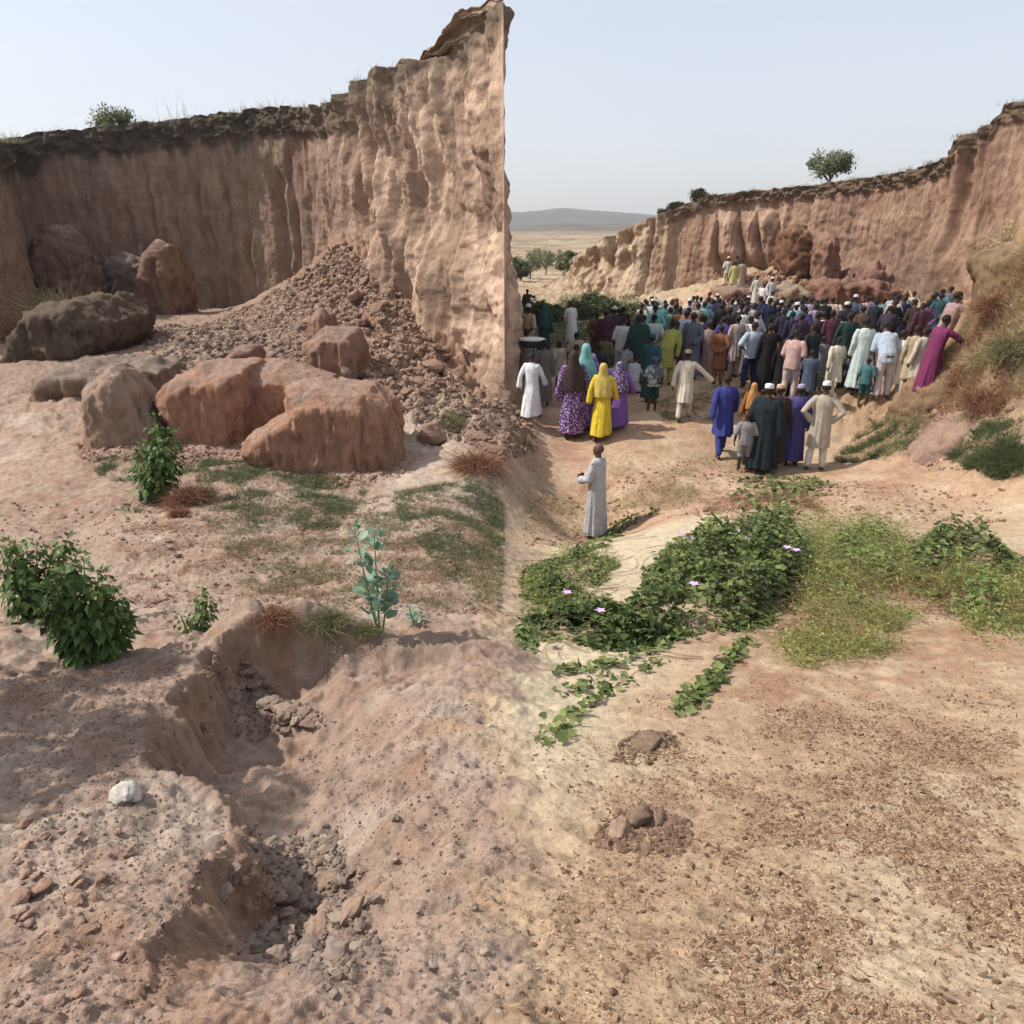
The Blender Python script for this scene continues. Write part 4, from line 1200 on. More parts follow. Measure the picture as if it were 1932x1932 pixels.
shrub("small pale sprig right of the tall milkweed", (775,1180), [(772,1145),(782,1158)], .07, 12, mat=M_PALE, shape='oval', seed=68, wid=.04, droop=-.3)
shrub("leafy upright shoot standing above the large creeper", (1445,1050), [(1440,960),(1455,985),(1428,1000)], .075, 30, shape='heart', seed=69, wid=.09, droop=.1)

def hairy(label, u, v, r, n, mat, seed, name="dry_bush", cat="bush", flat=.6, y0=5, wdt=.004, group=None, k=5):
    rg = np.random.default_rng(seed); b = hit(u, v, y0)
    root = thing(name, label, cat, b, group)
    D = unit(rg.normal(size=(n, 3))); D[:, 2] = np.abs(D[:, 2])
    P = np.tile(b, (n, 1)) + D * r * rg.uniform(0, .6, (n, 1)) * np.array((1, 1, flat))
    me = strands_mesh("twigs", P, D * np.array((1, 1, flat)) + rg.normal(0, .3, (n, 3)), r * rg.uniform(.3, .75, n), wdt, .25, rg, k, .35)
    part("twigs", me, mat, root)
hairy("round russet bush of dry twigs right of the tall narrow shrub", 358, 948, .36, 2600, M_RUST, 71)
hairy("smaller russet tuft in front of the round russet bush", 340, 975, .18, 900, M_RUST, 72)
hairy("low grey-green cushion of twigs beside the milkweed", 620, 1180, .20, 1300, M_GRASS, 73, y0=3, wdt=.0022)
hairy("russet and brown cushion of twigs left of the grey-green cushion", 520, 1172, .17, 900, M_RUST, 74, y0=3, wdt=.0022)
hairy("low wiry green tuft at the foot of the milkweed", 690, 1195, .13, 700, M_GRASS, 75, y0=3, wdt=.002)
hairy("brown dry bush on the pale ground right of the boulders", 900, 880, .55, 1500, M_RUST, 76, flat=.35)
hairy("small dark dry tuft above the brown dry bush, right of the boulders", 850, 800, .40, 900, M_GRASS, 77, flat=.4)

def grass(name, poly, n, h, mat, seed, wdt=.0016, up=1.3, dens=None):
    rg = np.random.default_rng(seed)
    q = sample_poly(poly, n, rg, dens or (lambda x, y: np.clip(.06 + .95 * sst(-.35, .5, fbm(x * 1.6, y * 1.6, seed * 1., 5, .65)) ** 1.6, 0, 1)))
    x, y = q.T
    P = np.stack([x, y, zfull(x, y)], 1)
    D = unit(np.stack([rg.normal(size=n), rg.normal(size=n), np.full(n, up)], 1))
    tag(link(name, strands_mesh(name, P, D, h * rg.uniform(.4, 1.4, n), wdt, .3, rg, 4, .2), mat), kind="stuff")
grass("grass", [(330,850),(560,880),(620,905),(700,910),(640,1000),(400,1000),(330,930)], 15000, .10, M_GREEN, 81, .003)
grass("grass", [(160,870),(260,850),(330,860),(300,910),(200,910)], 4000, .10, M_GREEN, 82, .003)
grass("grass", [(420,960),(940,900),(950,1160),(700,1150),(430,1100)], 26000, .07, M_GRASS, 83, .0022)
grass("grass", [(740,930),(950,900),(955,1130),(850,1100),(760,1000)], 14000, .08, M_GREEN, 84, .0024)
grass("dry_grass", [(230,990),(930,960),(930,1170),(250,1160)], 26000, .05, M_RUST, 85, .0018)
grass("grass", [(985,1000),(985,930),(1300,900),(1350,950),(1200,960),(1130,990)], 4000, .09, M_DRY, 86, .003)
grass("grass", [(1240,760),(1350,730),(1560,740),(1560,780),(1400,800),(1250,800)], 5000, .12, M_GRASS, 87, .005)
grass("grass", [(1570,870),(1640,790),(1730,760),(1740,850),(1650,870)], 9000, .16, M_GREEN, 88, .004)
grass("grass", [(1790,870),(1850,800),(1925,790),(1930,900),(1850,905)], 12000, .22, M_GREEN, 89, .004)
grass("dry_grass", [(1700,770),(1760,700),(1800,640),(1880,560),(1940,480),(1945,760),(1850,780)], 16000, .17, M_DRY, 90, .003)
grass("dry_grass", [(1640,830),(1700,780),(1760,770),(1740,860),(1660,870)], 5000, .15, M_DRY, 91, .003)
grass("grass", [(1830,560),(1880,490),(1940,460),(1940,680),(1860,690)], 6000, .16, M_GRASS, 92, .003)
grass("dry_grass", [(985,900),(1200,850),(1340,900),(1300,960),(1150,960),(1000,960)], 5000, .10, M_DRY, 97, .003)
grass("dry_grass", [(1330,960),(1400,930),(1520,930),(1560,970),(1420,1000)], 3000, .12, M_RUST, 98, .003)
grass("dry_grass", [(1700,800),(1790,700),(1860,580),(1945,470),(1950,720),(1900,800),(1800,820)], 9000, .24, M_RUST, 99, .004)
hairy("tuft of dark brush on the crest of the right bank, above the ochre boulder", 1880, 600, .6, 1500, M_RUST, 151, flat=.8, y0=10, wdt=.005)
hairy("brushy brown tuft low on the right bank beside the pinkish slab", 1850, 770, .5, 1200, M_RUST, 152, flat=.7, y0=9, wdt=.005)
for i_, (u_, v_, r_, mt) in enumerate(((60, 640, 1.3, M_RUST), (130, 612, 1.5, M_DRY), (200, 625, 1.0, M_RUST), (95, 600, 1.2, M_GRASS))):
    hairy(("reddish dead brush at the left end of the dark layered mound", "pale dead brush draped over the middle of the dark layered mound", "reddish dead brush at the right end of the dark layered mound",
           "olive dead brush behind the dark layered mound")[i_], u_, v_, r_, 900, mt, 160 + i_, flat=.75, y0=15, wdt=.012)
grass("grass", [(985,640),(1060,560),(1200,560),(1240,600),(1240,640),(1000,660)], 12000, .5, M_GREEN, 93, .012)
hairy("spiky pale dry plant on top of the right bank", 1893, 468, .45, 130, M_DRY, 94, flat=1.6, y0=11, wdt=.012, name="dry_plant", cat="plant")
hairy("dry straw tuft halfway up the right bank", 1850, 690, .45, 900, M_DRY, 95, flat=.9, y0=10, wdt=.005)
hairy("dark olive bush in the hollow of the right bank", 1905, 680, .5, 1500, M_GRASS, 96, flat=.8, y0=10, wdt=.006)

def crown_tree(label, base, w, h, trunk_h, n, leaf, mat, seed, name="tree", cat="tree", group=None, airy=.5, clumps=16, low=False):
    rg = np.random.default_rng(seed); b = np.asarray(base, float)
    root = thing(name, label, cat, b, group)
    cz = trunk_h + (h - trunk_h) * .5
    D = unit(rg.normal(size=(clumps, 3)))
    Cc = D * rg.uniform(.25, 1, (clumps, 1)) ** .5 * np.array((w / 2, w / 2, (h - trunk_h) / 2)) * .85 + np.array((0, 0, cz))
    if low: Cc[:, 2] = np.abs(Cc[:, 2] - cz) + .1 * h
    j = rg.integers(clumps, size=n)
    rr = (w * .20) * rg.uniform(.6, 1.3, clumps)
    P = Cc[j] + unit(rg.normal(size=(n, 3))) * (rr[j] * rg.random(n) ** airy)[:, None]
    P[:, 2] = np.maximum(P[:, 2], .03)
    tint = np.clip(rg.random(clumps)[j] * .5 + rg.random(n) * .5, 0, 1)
    me = leaves_mesh("foliage", P + b, rg.normal(size=(n, 3)), rg.normal(size=(n, 3)) + np.array((0, 0, .6)), leaf * rg.uniform(.5, 1.4, n), CLUST_V, CLUST_F, tint)
    part("crown", me, mat, root)
    paths = [(np.array([b + (0, 0, -.2), b + (w * .02, 0, trunk_h * .6), b + (0, 0, cz)]), [w * .035, w * .025, w * .012])]
    for k in range(0, clumps, 2):
        s = np.array((0, 0, max(trunk_h * .7, .05)))
        paths.append((np.array([b + s, b + s * .4 + Cc[k] * .6 + (0, 0, .03 * h), b + Cc[k]]), [w * .015, w * .01, w * .004]))
    part("trunk", tube_mesh("trunk", paths, 5), M_TWIG, root)

def topR(u, back=.6):
    s, P, Xf, Yf, Zf, zt = infoR
    uu, vv = proj(Xf[-1], Yf[-1], zt)
    i = int(np.argmin(np.abs(uu - u))); return np.array((Xf[-1][i] + back * .5, Yf[-1][i] + back, zt[i] - .05))
def topL(u, back=.6):
    s, P, Xf, Yf, Zf, zt = infoL
    n = int(len(s) * .7); uu, vv = proj(Xf[-1][:n], Yf[-1][:n], zt[:n])
    i = int(np.argmin(np.abs(uu - u))); return np.array((Xf[-1][i], Yf[-1][i] + back, zt[i] - .05))
crown_tree("small airy green tree standing alone on the edge of the right cliff", topR(1560, 1.2), 2.9, 1.9, .2, 5200, .085, M_CROWN, 101, airy=.8)
crown_tree("dark rounded bush on the cliff crest, left of the pair", topR(1272, .5), 1.3, .95, .05, 2500, .07, M_DARKB, 102, name="bush", cat="bush", low=True)
crown_tree("larger dark rounded bush on the cliff crest, right of the pair", topR(1315, .5), 1.7, 1.15, .05, 3200, .075, M_DARKB, 103, name="bush", cat="bush", low=True)
crown_tree("low dark bush beginning the row on the cliff crest", topR(1247, .5), 1.1, .5, .02, 1200, .06, M_DARKB, 104, name="bush", cat="bush", low=True)
crown_tree("airy pale green bush on the crest of the left cliff", topL(203, .8), 2.1, 1.15, .05, 3200, .05, M_CROWN, 105, name="bush", cat="bush", low=True, airy=.9)
for i, (u, y, w_, h_, dark) in enumerate([(1072, 80, 3.4, 3.6, 1), (1030, 95, 4.2, 3.6, 0), (1000, 84, 4.0, 3.0, 0), (982, 78, 2.6, 3.0, 1), (1050, 120, 4, 3, 0), (1012, 130, 4, 3, 0)]):
    lab = ["dark green pointed bush beyond the tapering end of the right cliff", "pale olive tree in the plain left of the dark pointed bush", "olive tree between the seam of the wall and the pale olive tree",
           "dark tree at the foot of the plain, nearest the big sunlit wall", "distant olive tree behind the pale one, to its right", "distant olive tree far out on the plain, to the left"][i]
    p = at(u, 500, y); p[2] = float(zfull(p[0], y))
    crown_tree(lab, p, w_ * .8, h_ * .85, h_ * (.05 if dark else .25), 1100 if not dark else 2200, .13, M_GREEN if dark else M_CROWN, 110 + i)
for i, (u, v, w_, h_) in enumerate([(1118, 590, 2.4, 2.3), (1090, 600, 2.0, 1.5), (1145, 596, 2.0, 1.6), (1050, 604, 2.2, 1.3), (1195, 605, 2.0, 1.5), (1222, 615, 1.6, 1.2), (1015, 600, 1.8, 1.5)]):
    lab = ["tallest green bush behind the left of the crowd", "mid-sized green bush left of the tallest one behind the crowd", "green bush touching the tallest bush on its right", "low wide green bush at the left behind the crowd",
           "green bush behind the person with a hand on the head", "smallest green bush at the right end of the bush row", "green bush at the left end of the bush row behind the crowd"][i]
    p = hit(u, v, 25)
    crown_tree(lab, p, w_, h_, .1, 2600, .09, M_GREEN, 130 + i, name="bush", cat="bush", low=True, group="bushes behind the crowd", airy=.7)
# sparse dry stalks and crest grass on both cliffs
def crest_grass(info, n, u0, u1, h, seed, mat, frac=1.0, name="crest_grass"):
    rg = np.random.default_rng(seed); s, P, Xf, Yf, Zf, zt = info
    m = int(len(s) * frac)
    i = rg.integers(0, m, n); uu, _ = proj(Xf[-1][i], Yf[-1][i], zt[i])
    k = (uu > u0) & (uu < u1) & (rg.random(n) < np.clip(.2 + 1.5 * fbm(s[i] * .8, 0 * s[i], seed * 1., 3), .03, 1)); i = i[k]; n = len(i)
    b = rg.uniform(0, .9, n)
    P_ = np.stack([Xf[-1][i] + rg.normal(0, .1, n), Yf[-1][i] + b - .05, zt[i] - .03], 1)
    D = unit(np.stack([rg.normal(0, .5, n), rg.normal(0, .5, n), np.ones(n)], 1))
    tag(link(name, strands_mesh(name, P_, D, h * rg.uniform(.3, 1.5, n), .008, .3, rg, 4, .2), mat), kind="stuff")
crest_grass(infoL, 9000, -60, 700, .28, 141, M_GRASS, .7)
crest_grass(infoL, 1800, -60, 880, .30, 142, M_DRY, .7)
crest_grass(infoR, 9000, 1240, 1960, .30, 143, M_GRASS)
for u, h_, lab in ((330, 1.0, "thin dry stalks rising from the left cliff crest"), (480, .5, "short dry stalks on the left cliff crest, further right")):
    b = topL(u, .5); rg = np.random.default_rng(int(u)); n = 26
    root = thing("dry_plant", lab, "plant", b)
    P = np.tile(b, (n, 1)) + np.stack([rg.normal(0, .35, n), rg.normal(0, .2, n), np.zeros(n)], 1)
    D = np.stack([rg.normal(0, .25, n), rg.normal(0, .25, n), np.ones(n)], 1)
    part("stalks", strands_mesh("stalks", P, D, h_ * rg.uniform(.4, 1.2, n), .008, .1, rg, 6, .12), M_DRY, root)

crown_tree("added unseen thorny tree outside the picture on the left, shading the bank", (-4.55, 2.75, float(zfull(-4.55, 2.75))), 2.6, 2.9, 1.2, 5200, .07, M_CROWN, 171, airy=.6, clumps=14)  # unseen tree, added to cast shade over the lower left bank

# ------------------------------------------------------------------ people
def tint_cloth(name, pattern=None):
    M = NT(name, .85, .12)
    oi = M.node("ShaderNodeObjectInfo")
    tc = M.node("ShaderNodeTexCoord")
    n = M.noise(tc.outputs["Object"], 9, 3)
    c = M.mix(1.0, oi.outputs["Color"], M.ramp(n, [(0.3, g(.82)), (0.7, g(1.12))]), 'MULTIPLY')
    if pattern == 'print':
        v = M.node("ShaderNodeTexVoronoi"); v.inputs["Scale"].default_value = 21
        M.L(tc.outputs["Object"], v.inputs["Vector"])
        c = M.mix(M.ramp(v.outputs["Distance"], [(0.30, g(0)), (0.42, g(1))]), (.42, .38, .52), c)
    if pattern == 'camo':
        n2 = M.noise(tc.outputs["Object"], 7, 2)
        c = M.mix(M.ramp(n2, [(.46, g(0)), (.52, g(1))]), c, (.36, .42, .40))
    if pattern == 'stripe':
        wv = M.node("ShaderNodeTexWave"); wv.inputs["Scale"].default_value = 5.5; wv.inputs["Distortion"].default_value = .6
        wv.bands_direction = 'X'
        M.L(tc.outputs["Object"], wv.inputs["Vector"])
        c = M.mix(M.ramp(wv.outputs["Fac"], [(.35, g(0)), (.65, g(.55))]), c, (.12, .12, .14))
    M.base(c)
    mp = M.node("ShaderNodeMapping"); mp.inputs["Scale"].default_value = (1, 1, .22)
    M.L(tc.outputs["Object"], mp.inputs["Vector"])
    M.bump(M.noise(mp.outputs[0], 17, 4), .8, .035)
    return M.m
CLOTH = {k: tint_cloth("cloth_" + (k or "plain"), k) for k in (None, 'print', 'camo', 'stripe')}
SKIN = objcolor_material("skin", .85, 1.12, 20, .55, .002, .35, 2)
EYEW = plain_material("eye_white", (.6, .57, .52), (.65, .62, .56), 5, .4, .3, 0)
HAIR = plain_material("dark_hair", (.012, .010, .009), (.03, .026, .022), 90, .8, .2, .004)
SHOE = plain_material("sandal_leather", (.04, .03, .025), (.09, .06, .04), 30, .6, .3, .002)

class MBs:
    def __init__(s): s.V = []; s.F3 = []; s.F4 = []; s.n = 0
    def add(s, V, F4, F3=None):
        s.V.append(V); s.F4.append(np.asarray(F4) + s.n)
        if F3 is not None: s.F3.append(np.asarray(F3) + s.n)
        s.n += len(V)
    def loft(s, rings):
        """rings: list of (n,3) loops, closed by caps"""
        n = len(rings[0]); R = np.array(rings)
        V = R.reshape(-1, 3); c0, c1 = R[0].mean(0), R[-1].mean(0)
        F = grid_faces(len(R), n, 0, wrap=True)
        V = np.vstack([V, c0, c1]); a = len(V) - 2; b = len(V) - 1; m = (len(R) - 1) * n
        j = np.arange(n); j2 = (j + 1) % n
        F3 = np.vstack([np.stack([np.full(n, a), j2, j], 1), np.stack([np.full(n, b), m + j, m + j2], 1)])
        s.add(V, F, F3)
    def limb(s, pts, rad, n=12):
        """rounded tapering tube through points"""
        P = np.array(pts, float); r = np.array(rad, float)
        T = np.gradient(P, axis=0); T /= np.linalg.norm(T, axis=1, keepdims=True) + 1e-9
        # rounded ends
        P2 = [P[0] - T[0] * r[0] * .85, P[0] - T[0] * r[0] * .5]; R2 = [r[0] * .35, r[0] * .82]; T2 = [T[0], T[0]]
        for k in range(len(P)):
            P2.append(P[k]); R2.append(r[k]); T2.append(T[k])
        P2 += [P[-1] + T[-1] * r[-1] * .5, P[-1] + T[-1] * r[-1] * .85]; R2 += [r[-1] * .82, r[-1] * .35]; T2 += [T[-1], T[-1]]
        ang = np.linspace(0, 2 * np.pi, n, endpoint=False); rings = []
        for p, rr, t in zip(P2, R2, T2):
            a = np.cross(t, (0.13, .95, .2)); 
            if np.linalg.norm(a) < .3: a = np.cross(t, (1, 0, .1))
            a /= np.linalg.norm(a); b = np.cross(t, a)
            rings.append(p + rr * (np.cos(ang)[:, None] * a + np.sin(ang)[:, None] * b))
        s.loft(rings)
    def blob(s, c, r, n=14, m=9, rot=None):
        ph = np.linspace(.12, np.pi - .12, m); th = np.linspace(0, 2 * np.pi, n, endpoint=False)
        R = []
        for p in ph:
            V = np.stack([np.sin(p) * np.cos(th), np.sin(p) * np.sin(th), np.full(n, np.cos(p))], 1) * np.array(r)
            if rot is not None: V = V @ rot.T
            R.append(V + np.array(c))
        s.loft(R[::-1])
    def mesh(s, name, voxel, smooth=3, ratio=None):
        me = mesh_np(name, np.vstack(s.V), [np.vstack(s.F4)] + ([np.vstack(s.F3)] if s.F3 else []))
        mods = [('REMESH', dict(mode='VOXEL', voxel_size=voxel)), ('SMOOTH', dict(factor=.5, iterations=smooth))]
        if ratio: mods.append(('DECIMATE', dict(ratio=ratio)))
        o = modded(me, mods); o.name = name
        o.polygons.foreach_set("use_smooth", np.ones(len(o.polygons), bool))
        return o

def rotx(a):
    c, s_ = math.cos(a), math.sin(a); return np.array([(1, 0, 0), (0, c, -s_), (0, s_, c)])
def rotz(a):
    c, s_ = math.cos(a), math.sin(a); return np.array([(c, -s_, 0), (s_, c, 0), (0, 0, 1)])

# poses, for a 1.72 m figure facing +y.  arms: elbow, wrist (right side; left is mirrored unless given)
def A(e, w, e2=None, w2=None):
    e2 = e2 or (-e[0], e[1], e[2]); w2 = w2 or (-w[0], w[1], w[2])
    return dict(R=(e, w), L=(e2, w2))
POSES = {
 'stand': dict(arms=A((.25, -.03, 1.13), (.27, .05, .88))),
 'stand2': dict(arms=A((.24, -.02, 1.13), (.25, .08, .89), (-.26, -.04, 1.14), (-.20, .14, .98)), legs=((.10, .04), (-.12, -.05)), turn=.3),
 'slouch': dict(lean=.10, arms=A((.23, -.01, 1.13), (.20, .13, .92)), legs=((.08, .06), (-.13, -.03)), turn=-.45),
 'shift': dict(lean=-.04, arms=A((.27, -.08, 1.14), (.12, -.16, 1.00), (-.25, .02, 1.13), (-.24, .10, .88)), legs=((.12, -.05), (-.08, .05)), turn=.5),
 'point': dict(lean=.05, arms=A((.30, .16, 1.30), (.30, .40, 1.36), (-.24, .0, 1.13), (-.22, .10, .90)), turn=.2),
 'peer': dict(lean=.28, arms=A((.24, .10, 1.14), (.14, .24, 1.05)), legs=((.10, .10), (-.10, -.12)), turn=.1),
 'hips': dict(arms=A((.37, -.10, 1.17), (.19, .03, 1.01)), legs=((.13, 0), (-.13, 0))),
 'fold': dict(arms=A((.26, .06, 1.14), (-.02, .22, 1.19), (-.26, .06, 1.13), (.03, .20, 1.14))),
 'behind': dict(arms=A((.27, -.11, 1.15), (.04, -.19, .99))),
 'front': dict(arms=A((.25, .04, 1.14), (.10, .27, 1.10))),
 'walk': dict(arms=A((.26, .08, 1.14), (.27, .24, .96), (-.25, -.14, 1.14), (-.27, -.16, .90)), legs=((.09, .26), (-.09, -.26))),
 'raise': dict(arms=A((.36, .10, 1.50), (.14, .10, 1.73), (-.27, -.02, 1.13), (-.22, .10, .95)), turn=-.2),
 'out': dict(arms=A((.40, .04, 1.22), (.62, .12, 1.04), (-.27, -.06, 1.13), (-.30, -.05, .89)), legs=((.10, .24), (-.09, -.22))),
 'lean': dict(lean=.22, arms=A((.27, .22, 1.30), (.20, .52, 1.28), (-.25, .05, 1.14), (-.22, .14, .95)), legs=((.10, .12), (-.11, -.12))),
 'bend': dict(lean=.62, arms=A((.24, .10, 1.12), (.20, .22, .93)), legs=((.12, .05), (-.12, -.08))),
 'squat': dict(squat=True, lean=.45, arms=A((.26, .18, 1.18), (.12, .40, 1.10))),
}
SH = dict(R=(.185, 0, 1.41), L=(-.185, 0, 1.41))
def skeleton(pose):
    p = POSES[pose]; lean = p.get('lean', 0); sq = p.get('squat', False)
    hip = np.array((0, -.16 if sq else 0, .34 if sq else .93))
    Rm = rotx(-lean)
    up = lambda q: Rm @ (np.array(q, float) - (0, 0, .93)) + hip
    legs = p.get('legs', ((.10, .02), (-.10, -.02)))
    sk = dict(up=up, hip=hip, Rm=Rm, sq=sq, legs=[])
    for (lx, ly) in legs:
        h = hip + (math.copysign(.09, lx), 0, -.02)
        an = np.array((lx * 1.05, ly, .075))
        if sq:
            an = np.array((lx * 1.7, .05, .075)); kn = np.array((lx * 2.0, .30, .50))
        else:
            kn = (h + an) / 2 + (0, .05 + max(0, ly) * .10, .01)
        sk['legs'].append((h, kn, an))
    sk['arms'] = {s: (up(SH[s]), up(p['arms'][s][0]), up(p['arms'][s][1])) for s in 'RL'}
    sk['turn'] = rotz(p.get('turn', 0))
    return sk
def hd(sk, q):
    """head-space point: turned about the neck"""
    return sk['up'](sk['turn'] @ np.array((q[0], q[1], 0)) + (0, 0, q[2])) if True else None
_cache = {}
def body_mesh(pose):
    if ('body', pose) in _cache: return _cache[('body', pose)]
    sk = skeleton(pose); up = sk['up']; m = MBs()
    # trunk
    ang = np.linspace(0, 2 * np.pi, 20, endpoint=False)
    rings = []
    for z, rx, ry, oy in ((.84, .13, .10, -.01), (.93, .165, .115, -.01), (1.05, .145, .10, 0), (1.18, .155, .105, 0), (1.30, .165, .105, 0), (1.38, .160, .088, -.005), (1.43, .12, .075, -.005), (1.46, .065, .06, 0)):
        rings.append(np.array([up((rx * math.cos(a), oy + ry * math.sin(a), z)) for a in ang]))
    m.loft(rings)
    m.limb([up((0, -.01, 1.42)), up((0, 0, 1.50)), up((0, .01, 1.56))], [.062, .056, .055])
    # head: skull, jaw, nose, lips, brow, ears
    R = sk['Rm'] @ sk['turn']
    B = lambda c, r: m.blob(hd(sk, c), r, rot=R)
    B((0, -.008, 1.635), (.076, .092, .088)); B((0, .030, 1.575), (.055, .060, .060)); B((0, .040, 1.605), (.060, .055, .050))
    B((0, .099, 1.600), (.017, .020, .013)); m.limb([hd(sk, (0, .090, 1.632)), hd(sk, (0, .104, 1.604))], [.010, .012], 8)
    B((0, .088, 1.567), (.026, .012, .011)); B((0, .083, 1.645), (.048, .012, .009)); B((0, .078, 1.530), (.024, .018, .014))
    for sx in (-1, 1): B((sx * .078, -.004, 1.603), (.010, .020, .030)); B((sx * .040, .075, 1.598), (.018, .014, .016))
    # legs and feet
    for h, k, a in sk['legs']:
        m.limb([h, h * .5 + k * .5, k, k * .55 + a * .45, a], [.088, .074, .054, .053, .037])
        m.limb([a + (0, -.035, -.035), a + (0, .05, -.038), a + (0, .15, -.052)], [.034, .036, .026], 10)
    # arms and hands
    for s_, (sh, e, w_) in sk['arms'].items():
        m.limb([sh, sh * .5 + e * .5, e, e * .6 + w_ * .4, w_], [.046, .046, .039, .036, .026])
        d = (w_ - e) / np.linalg.norm(w_ - e)
        sgn = 1 if s_ == 'R' else -1
        inn = -np.array((sgn, 0, 0.)); inn = inn - d * inn.dot(d)
        if np.linalg.norm(inn) < .3: inn = np.array((0, 0, -1.)) - d * d[2] * -1
        inn /= np.linalg.norm(inn); side = np.cross(d, inn)
        pc = w_ + d * .050
        m.limb([w_ + d * .01 + side * .012, pc + side * .022, pc + side * .026 + d * .03], [.017, .017, .015], 8)
        m.limb([w_ + d * .01 - side * .012, pc - side * .022, pc - side * .026 + d * .03], [.017, .017, .015], 8)
        m.limb([w_, pc, pc + d * .035], [.022, .020, .016], 8)
        for k, (o, L) in enumerate(((-.034, .058), (-.011, .070), (.012, .075), (.034, .066))):
            b = pc + d * .035 + side * o
            m.limb([b, b + d * L * .5 + inn * .006, b + d * L * .85 + inn * .026, b + d * L * .92 + inn * .045], [.0098, .0092, .0085, .0075], 7)
        b = w_ + d * .030 + side * .028
        m.limb([b, b + side * .022 + d * .025 + inn * .012, b + side * .024 + d * .055 + inn * .028], [.014, .012, .009], 7)
    me = m.mesh("person", .0085, 3, .35)
    # eyes get a pale colour: second material by place
    eyes = [hd(sk, (sx * .031, .088, 1.618)) for sx in (-1, 1)]
    me.materials.append(SKIN); me.materials.append(EYEW)
    cen = np.empty(len(me.polygons) * 3, np.float32); me.polygons.foreach_get("center", cen); cen = cen.reshape(-1, 3)
    mi = np.zeros(len(cen), np.int32)
    for e in eyes: mi[np.linalg.norm(cen - e, axis=1) < .010] = 1
    me.polygons.foreach_set("material_index", mi)
    _cache[('body', pose)] = me
    return me

def torso_rings(sk, zs, wide=1.0, folds=(0, 0), seed=0, n=72, hemshift=None, belly=0):
    """rings of cloth from hem to collar; rows: z, rx, ry"""
    up = sk['up']; ang = np.linspace(0, 2 * np.pi, n, endpoint=False); R = []
    ztop = zs[-1][0]; zb = zs[0][0]
    for z, rx, ry in zs:
        f = (1.0 - sst(zb, 1.25, z)) if z < 1.25 else 0
        fold = folds[0] * (f ** .7 + .18) * (np.sin(ang * 9 + seed + .8 * np.sin(ang * 2 + seed)) * .6 + np.sin(ang * 15 + seed * 2 + z) * .4)
        r = 1 + fold
        wv = wide if z < 1.36 else 1 + (wide - 1) * .5
        px = rx * wv * r * np.cos(ang); py = (ry * (1 + (wv - 1) * .8) * r) * np.sin(ang)
        q = np.stack([px, py, np.full(n, z)], 1)
        if z >= .93 or sk['sq'] or True:
            T = np.array([up(v) for v in q])
        if z < .93:
            # below the hips the cloth hangs straight down, towards the legs
            t = (.93 - z) / .93
            (h1, k1, a1), (h2, k2, a2) = sk['legs']
            c = (a1 + a2) / 2 * t + sk['hip'] * (1 - t)
            spread = abs(a1[1] - a2[1]) * .5 * t; sx = abs(a1[0] - a2[0]) * .5 * t
            if sk['sq']:
                zz = sk['hip'][2] * (z / .93) + .02
                c = np.array((0, .08, 0)) * t + sk['hip'] * (1 - t); spread = .16 * t; sx = .10 * t
            else: zz = z
            T = np.stack([px * (1 + sx * 1.2) + c[0], py + np.sign(py) * spread * np.abs(np.sin(ang)) + c[1], np.full(n, zz) + .012 * np.sin(ang * 5 + seed) * f], 1)
        R.append(T)
    return R
def sleeves(m, sk, r0, r1, upto=1.0, wide=0):
    for s_, (sh, e, w_) in sk['arms'].items():
        inn = sh * .85 + sk['up']((0, 0, 1.40)) * .15
        if upto <= .5: m.limb([inn, sh * .5 + e * .5, e], [r0, r0 * .95, r1 * 1.05], 14)
        else:
            t = min(1, (upto - .5) * 2); end = e + (w_ - e) * t
            m.limb([inn, sh * .5 + e * .5, e, e * .5 + end * .5 + (0, 0, -.012), end + (0, 0, -.012 - wide * .05)], [r0, r0 * .92, r1, r1 + wide * .02, r1 + wide * .045], 14)
def trouser(m, sk, r=1.0, zend=.12):
    for h, k, a in sk['legs']:
        e = a + (0, 0, zend - .075)
        m.limb([h + (0, 0, .02), h * .5 + k * .5, k, k * .5 + e * .5, e], [.105 * r, .095 * r, .078 * r, .072 * r, .066 * r], 16)
    m.blob(sk['hip'], (.17, .125, .12))
